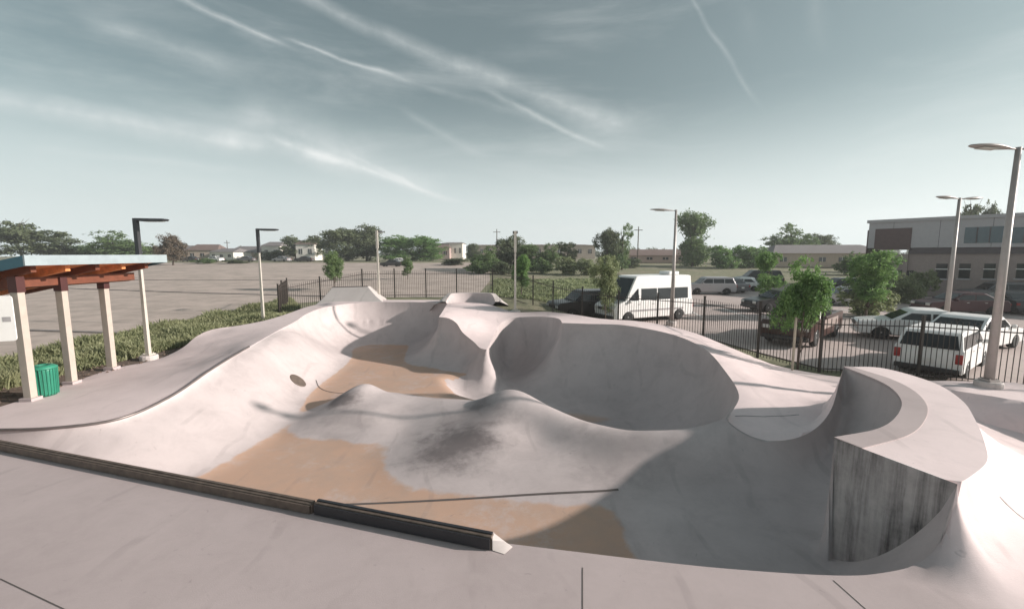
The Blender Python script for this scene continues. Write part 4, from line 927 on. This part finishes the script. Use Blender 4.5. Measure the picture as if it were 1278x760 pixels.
# ---------------------------------------------------------------- buildings
def brick_building():
    A = np.array(at(1077, 365, 46.)[:2]); B = np.array(at(1290, 365, 36.5)[:2]); d = (B-A)/np.linalg.norm(B-A); ang = math.atan2(d[1], d[0]); L = 34.
    o = empty('brick_building', (A[0], A[1], 0), ang); tag(o, 'long two storey building with pale upper panels and brick ground floor', 'building')
    nrm_ = np.array([d[1], -d[0]])
    def onw(u, v):
        a = (u-639)/F; b = (380-v)/F; D_ = np.array([a, CT+b*ST]); t = (A@nrm_)/(D_@nrm_); q = D_*t; return float((q-A)@d), CH+t*(b*CT-ST)
    H = onw(1079, 275.5)[1]; zb = onw(1180, 317)[1]; zl = onw(1180, 309)[1]
    dp = 16
    def bx(name, s0, s1, z0, z1, y0, y1, m, par=o, bev=0): mb = MB(); mb.box(((s0+s1)/2, (y0+y1)/2, (z0+z1)/2), (s1-s0, y1-y0, z1-z0)); return mb.build(name, m, par, bevel=bev)
    bx('wall', 0, L, 0, zb, .3, dp, 'brick'); bx('upper_wall', .02, L-.02, zl+.002, H-.3, 0, dp-.02, 'panel_grey'); bx('roof_edge', -.15, L+.1, H-.3+.002, H, -.15, dp, 'panel_grey'); bx('lintel_band', 3.3, L-.1, zb+.002, zl, .12, dp-.05, 'dark_band')
    s0, z1 = onw(1093, 286); s1, z0 = onw(1136, 312)
    bx('maroon_panel', s0, s1, z0, z1, -.05, .1, 'maroon_wall'); bx('end_panel', -.06, onw(1083, 300)[0], 2.8, H-1.0, -.06, 4, 'maroon_wall')
    for u0, u1 in ((1205, 1251), (1264, 1310), (1330, 1370)):
        a, zt_ = onw(u0, 284); b, zb_ = onw(u1, 303); w = bx('window', a, b, zb_, zt_, -.04, .1, 'glass_blue')
        for k in range(1, 3): bx('mullion', a+(b-a)*k/3-.04, a+(b-a)*k/3+.04, zb_, zt_, -.07, -.041, 'dark_band', w)
    for u in (1174, 1203, 1234, 1275, 1310):
        a, zt_ = onw(u-6, 329); b, zb_ = onw(u+6, 348); f = bx('window', a, b, zb_, zt_, .24, .4, 'glass'); bx('frame', a-.04, b+.04, zb_+(zt_-zb_)*.6, zb_+(zt_-zb_)*.66, .2, .238, 'white', f); bx('sill', a-.1, b+.1, zb_-.12, zb_-.002, .1, .3, 'panel_grey', f)
    for k in range(9): bx('panel_joint', 2+k*3.4, 2.03+k*3.4, zl+.02, H-.32, -.012, .02, 'dark_band')
    a, z_ = onw(1120, 318); bx('doorway', a, a+1.3, 0, 2.4, .22, .4, 'glass')
    bx('pillar', 3.0, 3.3, 0, zb, .05, .35, 'brick'); mb = MB(); mb.box((L*.4, 8, H+.35), (2.2, 1.8, .7)); mb.box((L*.7, 9, H+.3), (1.6, 1.4, .6)); mb.build('roof_vent', 'panel_grey', o)
brick_building()
def house(u, Y, w, dpt, hw, hr, mw, mr, label, rz=0., name='house', cat='house', nwin=3, grp='buildings on the far side', z=None):
    p = at(u, 330, Y); o = empty(name, (p[0], Y, rise(Y) if z is None else z), rz); tag(o, label, cat, grp)
    mb = MB(); mb.box((0, 0, hw/2), (w, dpt, hw)); mb.build('wall', mw, o)
    mb = MB(); e = .4
    mb.add([(-w/2-e, -dpt/2-e, hw), (w/2+e, -dpt/2-e, hw), (w/2+e, dpt/2+e, hw), (-w/2-e, dpt/2+e, hw), (-w/2+w*.12, 0, hw+hr), (w/2-w*.12, 0, hw+hr)], [(0, 1, 5, 4), (1, 2, 5), (2, 3, 4, 5), (3, 0, 4), (0, 3, 2, 1)]); mb.build('roof', mr, o)
    for k in range(nwin):
        x = -w/2+w*(k+.5)/nwin; mb = MB(); mb.box((x, -dpt/2-.02, hw*.55), (w/nwin*.35, .08, hw*.32)); f = mb.build('window', 'glass', o)
        mb = MB(); mb.box((x, -dpt/2-.065, hw*.55), (.08, .02, hw*.32)); mb.build('frame', 'white', f)
    return o
house(233, 150, 11, 9, 2.8, 2.0, 'house_white', 'roof_grey', 'small white house left of the pale houses at far left')
house(262, 150, 9, 9, 3.2, 2.0, 'house_tan', 'roof_brown', 'tan house with brown roof behind the dark shrub at far left', R(10))
house(290, 145, 9, 8, 2.6, 1.2, 'house_white', 'roof_grey', 'low white house between the far left tan house and the lamp post', R(-12))
house(318, 152, 13, 9, 2.4, 2.2, 'house_tan', 'roof_grey', 'house with a wide grey roof just behind the second lamp post')
house(347, 148, 6, 8, 4.6, 1.4, 'house_white', 'roof_grey', 'tall narrow white house right of the second lamp post', nwin=2)
house(387, 140, 5.5, 8, 5.0, 1.2, 'house_white', 'roof_brown', 'tall white house just left of the small near tree', R(8), nwin=2)
house(366, 150, 6, 8, 3.4, 1.2, 'house_white', 'roof_grey', 'small white house between the two tall white houses', nwin=2)
house(548, 160, 9, 9, 4.2, 1.6, 'house_pink', 'roof_brown', 'pinkish house right of the bright green trees')
house(568, 165, 7, 12, 5.8, .5, 'house_white', 'roof_grey', 'pale blocky building next to the pinkish house', name='block_building', cat='building', nwin=4)
house(612, 190, 16, 12, 5.5, .4, 'house_tan', 'roof_brown', 'tan building behind the left end of the hedge line', name='block_building', cat='building', nwin=5)
house(690, 190, 34, 12, 5.6, .4, 'house_tan', 'roof_brown', 'long tan building behind the hedge line', name='block_building', cat='building', nwin=8)
house(822, 115, 20, 10, 1.8, 1.5, 'house_pink', 'roof_brown', 'low school like building with brown hipped roof left of the tall full tree', name='low_building', cat='building', nwin=5)
house(1018, 95, 22, 12, 2.8, 1.8, 'house_tan', 'roof_grey', 'long low building with wide grey roof left of the brick building', R(-8), name='low_building', cat='building', nwin=6)
for u, vt, Y, lab in ((283, 300, 150, 'utility pole above the far left houses'), (797, 283, 105, 'utility pole left of the low brown roofed building'), (620, 286, 120, 'thin utility pole above the dark trees by the lawn')):
    p = at(u, vt, Y); o = empty('utility_pole', (p[0], Y, rise(Y))); tag(o, lab, 'utility pole', 'utility poles'); h = p[2]-rise(Y)
    mb = MB(); mb.tube([(0, 0, 0), (0, 0, h)], [.16, .1], 8); mb.build('pole', 'bark', o); mb = MB(); mb.box((0, 0, h-.8), (2.0, .12, .14)); mb.build('cross_arm', 'bark', o)
# small posts and stakes beside the young trees
for u, v, h, lab in ((1004-12, 466, 1.9, 'pale timber stake in the fence line under the bright young tree'), (757-2, 398, 1.6, 'pale timber stake under the young tree before the dark suv')):
    p = on_z(u, v, 0.); o = empty('tree_stake', (p[0], p[1]+.15, 0)); tag(o, lab, 'stake', 'tree stakes'); mb = MB(); mb.tube([(0, 0, -.1), (0, 0, h*.96), (0, 0, h)], [.045, .045, .03], 6); mb.build('stake', 'stake', o)
    mb = MB(); mb.tube([(0, 0, h*.8), (.12, .05, h*.82), (.2, .1, h*.8)], .012, 5); mb.build('tie', 'rubber', o)

# ---------------------------------------------------------------- weeds and grass on the left
def blades(name, n, region, hgt, m, seed, wdt=.012, label='', dens=None):
    r = np.random.default_rng(seed); P = []
    pl = np.array(region, float); x0, y0 = pl.min(0); x1, y1 = pl.max(0)
    while len(P) < n:
        q = np.stack([r.uniform(x0, x1, n), y0+(y1-y0)*r.uniform(0, 1, n)**1.35], 1); q = q[inside(q, pl)]
        P += list(q)
    P = np.array(P[:n]); cl = np.sin(P[:, 0]*1.9+1.3*np.sin(P[:, 1]*.9))+np.sin(P[:, 1]*1.45+P[:, 0]*.7); hh = hgt*r.uniform(.35, 1.2, n)*(.72+.3*cl.clip(-1.2, 1.6))
    a = r.uniform(0, 2*PI, n); w = wdt*(1+P[:, 1]/14)*r.uniform(.7, 1.6, n); lean = r.normal(size=(n, 2))*.35
    z = np.array([gz(x, y) for x, y in P]); ca, sa = np.cos(a)*w, np.sin(a)*w
    v0 = np.stack([P[:, 0]-ca, P[:, 1]-sa, z], 1); v1 = np.stack([P[:, 0]+ca, P[:, 1]+sa, z], 1)
    m1 = np.stack([P[:, 0]+lean[:, 0]*hh*.45+ca*.8, P[:, 1]+lean[:, 1]*hh*.45+sa*.8, z+hh*.6], 1); m0 = np.stack([P[:, 0]+lean[:, 0]*hh*.45-ca*.8, P[:, 1]+lean[:, 1]*hh*.45-sa*.8, z+hh*.6], 1)
    tp = np.stack([P[:, 0]+lean[:, 0]*hh, P[:, 1]+lean[:, 1]*hh, z+hh], 1)
    vs = np.stack([v0, v1, m1, m0, tp], 1).reshape(-1, 3); fs = []
    for i in range(n): fs += [(5*i, 5*i+1, 5*i+2, 5*i+3), (5*i+3, 5*i+2, 5*i+4)]
    me = bpy.data.meshes.new(name); me.from_pydata(vs.tolist(), [], fs); me.materials.append(MATS[m]); o = bpy.data.objects.new(name, me); col.objects.link(o); tag(o, label, 'grass', kind='stuff')
blades('tall_grass', 46000, [(-19.3, 9), (-15.2, 9), (-15.0, 14), (-14.3, 19.4), (-13.2, 20.6), (-12.6, 23), (-13.5, 27), (-16, 33), (-19.3, 38)], .40, 'grass_blade', 3, .013, 'rough green weeds growing along the left of the skate park')
blades('lawn_grass', 16000, [(-2.2, 33), (2.9, 29), (3.0, 31.5), (10.5, 34.5), (13.5, 48), (12, 62), (-2.5, 62)], .25, 'leaf_pale', 4, .02, 'pale dry lawn behind the middle of the fence')
# plain-earth clods and rocks beside the deck
mb = MB(); rr = random.Random(4)
for k in range(260):
    x, y = rr.uniform(-15.2, -13.6), rr.uniform(8, 19.4); s = rr.uniform(.02, .07)
    mb.add([(x+s, y, 0), (x, y+s, 0), (x-s, y, 0), (x, y-s, 0), (x, y, s*.9)], [(0, 1, 4), (1, 2, 4), (2, 3, 4), (3, 0, 4)])
tag(mb.build('soil_clods', 'soil'), 'loose clods of dark soil beside the left deck edge', 'soil', kind='stuff')

# thin summer air: one closed box round everything
mb = MB(); mb.box((0, 400, 27), (1100, 1160, 70)); mb.v = [(x, y, max(z, -3.5)) for x, y, z in mb.v]
hz_ = mb.build('haze', 'white'); m = bpy.data.materials.new('haze'); n, l = nodes_of(m); n.remove(n['Principled BSDF']); pvn = n.new('ShaderNodeVolumePrincipled'); pvn.inputs['Density'].default_value = HAZE; pvn.inputs['Color'].default_value = (.9, .92, .93, 1); pvn.inputs['Anisotropy'].default_value = .2
l.new(pvn.outputs[0], n['Material Output'].inputs['Volume']); hz_.data.materials[0] = m; tag(hz_, 'thin pale air over the whole place', 'haze', kind='stuff')

# ---------------------------------------------------------------- sky and light
SUN_AZ, SUN_EL = R(-4), R(20.3)  # azimuth measured from +x towards +y
sd = Vector((math.cos(SUN_AZ)*math.cos(SUN_EL), math.sin(SUN_AZ)*math.cos(SUN_EL), math.sin(SUN_EL)))
L_ = bpy.data.lights.new('sun', 'SUN'); L_.energy = 4.4; L_.angle = R(1.0); L_.color = (1, .92, .86)
so = bpy.data.objects.new('sun', L_); col.objects.link(so); so.rotation_euler = sd.to_track_quat('Z', 'Y').to_euler(); so.location = (30, 0, 30)
w = bpy.data.worlds.new('World'); sc.world = w; w.use_nodes = True; n = w.node_tree.nodes; l = w.node_tree.links
bg = n['Background']; bg.inputs['Strength'].default_value = .125
sky = n.new('ShaderNodeTexSky'); sky.sky_type = 'NISHITA'; sky.sun_disc = False; sky.sun_elevation = SUN_EL; sky.sun_rotation = R(90)-SUN_AZ; sky.air_density = 1.; sky.dust_density = 2.5; sky.ozone_density = 1.5
hs = n.new('ShaderNodeHueSaturation'); hs.inputs['Saturation'].default_value = .42; hs.inputs['Hue'].default_value = .47; hs.inputs['Value'].default_value = 1.; l.new(sky.outputs[0], hs.inputs['Color'])
tc = n.new('ShaderNodeTexCoord'); DIR = tc.outputs['Generated']
def wm(op, a, b=None, c=None):
    k = n.new('ShaderNodeMath'); k.operation = op
    for i, v in enumerate((a, b, c)):
        if v is None: continue
        if isinstance(v, (int, float)): k.inputs[i].default_value = v
        else: l.new(v, k.inputs[i])
    return k.outputs[0]
def wdot(vec, a):
    k = n.new('ShaderNodeVectorMath'); k.operation = 'DOT_PRODUCT'; l.new(vec, k.inputs[0]); k.inputs[1].default_value = a; return k.outputs['Value']
def wr_(x, a, b, c=0., d=1.):
    r = n.new('ShaderNodeMapRange'); r.interpolation_type = 'SMOOTHSTEP'
    for nm, v in (('From Min', a), ('From Max', b), ('To Min', c), ('To Max', d)): r.inputs[nm].default_value = v
    l.new(x, r.inputs['Value']); return r.outputs['Result']
nz = n.new('ShaderNodeTexNoise'); nz.inputs['Scale'].default_value = 6; nz.inputs['Detail'].default_value = 5; l.new(DIR, nz.inputs['Vector'])
off = n.new('ShaderNodeVectorMath'); off.operation = 'SUBTRACT'; l.new(nz.outputs['Color'], off.inputs[0]); off.inputs[1].default_value = (.5, .5, .5)
sc_ = n.new('ShaderNodeVectorMath'); sc_.operation = 'SCALE'; l.new(off.outputs[0], sc_.inputs[0]); sc_.inputs['Scale'].default_value = .03
dv = n.new('ShaderNodeVectorMath'); dv.operation = 'ADD'; l.new(DIR, dv.inputs[0]); l.new(sc_.outputs[0], dv.inputs[1]); DV = dv.outputs[0]
nf = n.new('ShaderNodeTexNoise'); nf.inputs['Scale'].default_value = 14; nf.inputs['Detail'].default_value = 7; nf.inputs['Roughness'].default_value = .65; l.new(DIR, nf.inputs['Vector'])
streakn = wr_(nf.outputs['Fac'], .3, .7, .45, 1.1)
def pdir(u, v):
    a = (u-639)/F; b = (380-v)/F; return Vector((a, CT+b*ST, b*CT-ST)).normalized()
total = None
for (u0, v0, u1, v1, wa, wb, s) in [
    (170, -25, 358, 60, .008, .005, .55), (355, 50, 520, 103, .004, .007, .5), (520, 103, 680, 150, .008, .014, .16),
    (340, -20, 600, 95, .012, .022, .34), (560, 75, 790, 165, .02, .03, .36), (600, 110, 760, 190, .008, .007, .42),
    (-60, 115, 330, 185, .018, .028, .62), (250, 165, 560, 235, .02, .03, .36), (330, 170, 585, 255, .012, .007, .6), (440, 195, 560, 250, .006, .006, .35),
    (40, 185, 330, 215, .008, .01, .22), (100, 20, 300, 90, .018, .024, .3), (290, 130, 480, 210, .05, .06, .36),
    (850, -20, 945, 135, .004, .006, .22), (1010, -20, 1030, 60, .016, .02, .12), (920, 0, 940, 60, .02, .02, .08), (500, 135, 610, 200, .01, .014, .18)]:
    A, B = pdir(u0, v0), pdir(u1, v1); N = A.cross(B).normalized(); T_ = (B-A); Lt = T_.length; T_ = T_/Lt; a0 = A.dot(T_); a1 = B.dot(T_)
    dist = wm('ABSOLUTE', wdot(DV, N)); al = wdot(DV, T_)
    wid = wr_(al, a0, a1, wa*1.25, wb*1.25)
    core = wm('SUBTRACT', 1.0, wm('MINIMUM', wm('DIVIDE', dist, wid), 1.0)); core = wm('POWER', core, 1.3)
    fade = wm('MULTIPLY', wr_(al, a0-.02, a0+.05), wr_(al, a1-.06, a1+.02, 1, 0))
    fr = wr_(wdot(DIR, (0, 1, 0)), 0, .1)
    mk = wm('MULTIPLY', wm('MULTIPLY', core, fade), wm('MULTIPLY', wm('MULTIPLY', streakn, s*.8), fr))
    total = mk if total is None else wm('ADD', total, mk)
# thin broad veil, stretched
mp = n.new('ShaderNodeMapping'); mp.inputs['Scale'].default_value = (1.0, 1.5, 5.5); mp.inputs['Rotation'].default_value = (0, R(-17), 0); l.new(DIR, mp.inputs['Vector'])
nv = n.new('ShaderNodeTexNoise'); nv.inputs['Scale'].default_value = 2.2; nv.inputs['Detail'].default_value = 9; nv.inputs['Roughness'].default_value = .62; nv.inputs['Distortion'].default_value = .4; l.new(mp.outputs[0], nv.inputs['Vector'])
veil = wr_(nv.outputs['Fac'], .42, .8, 0, .22)
total = wm('MINIMUM', wm('ADD', total, veil), .9)
# milky air low over the horizon
upz = n.new('ShaderNodeSeparateXYZ'); l.new(DIR, upz.inputs[0])
milk = wr_(upz.outputs['Z'], -.02, .33, .9, 0)
mixm = n.new('ShaderNodeMix'); mixm.data_type = 'RGBA'; l.new(milk, mixm.inputs[0]); tint = n.new('ShaderNodeVectorMath'); tint.operation = 'MULTIPLY'; l.new(hs.outputs[0], tint.inputs[0]); tint.inputs[1].default_value = (.40, .475, .47)
l.new(tint.outputs[0], mixm.inputs[6]); mixm.inputs[7].default_value = (5.2, 5.8, 5.8, 1)
mixc = n.new('ShaderNodeMix'); mixc.data_type = 'RGBA'; l.new(total, mixc.inputs[0]); l.new(mixm.outputs[2], mixc.inputs[6]); mixc.inputs[7].default_value = (4.9, 5.05, 5.0, 1)
l.new(mixc.outputs[2], bg.inputs['Color'])

cam = bpy.data.cameras.new('camera'); co = bpy.data.objects.new('camera', cam); col.objects.link(co); co.location = (0, 0, CH); co.rotation_euler = (R(90)-TH, 0, 0)
cam.sensor_width = 36; cam.lens = F/1278*36; cam.clip_end = 3000; cam.clip_start = .1; sc.camera = co
vs_ = sc.view_settings; vs_.view_transform = 'Standard'; vs_.look = 'None'; vs_.exposure = .65; vs_.gamma = 1; vs_.use_curve_mapping = False
sc.cycles.max_bounces = 6
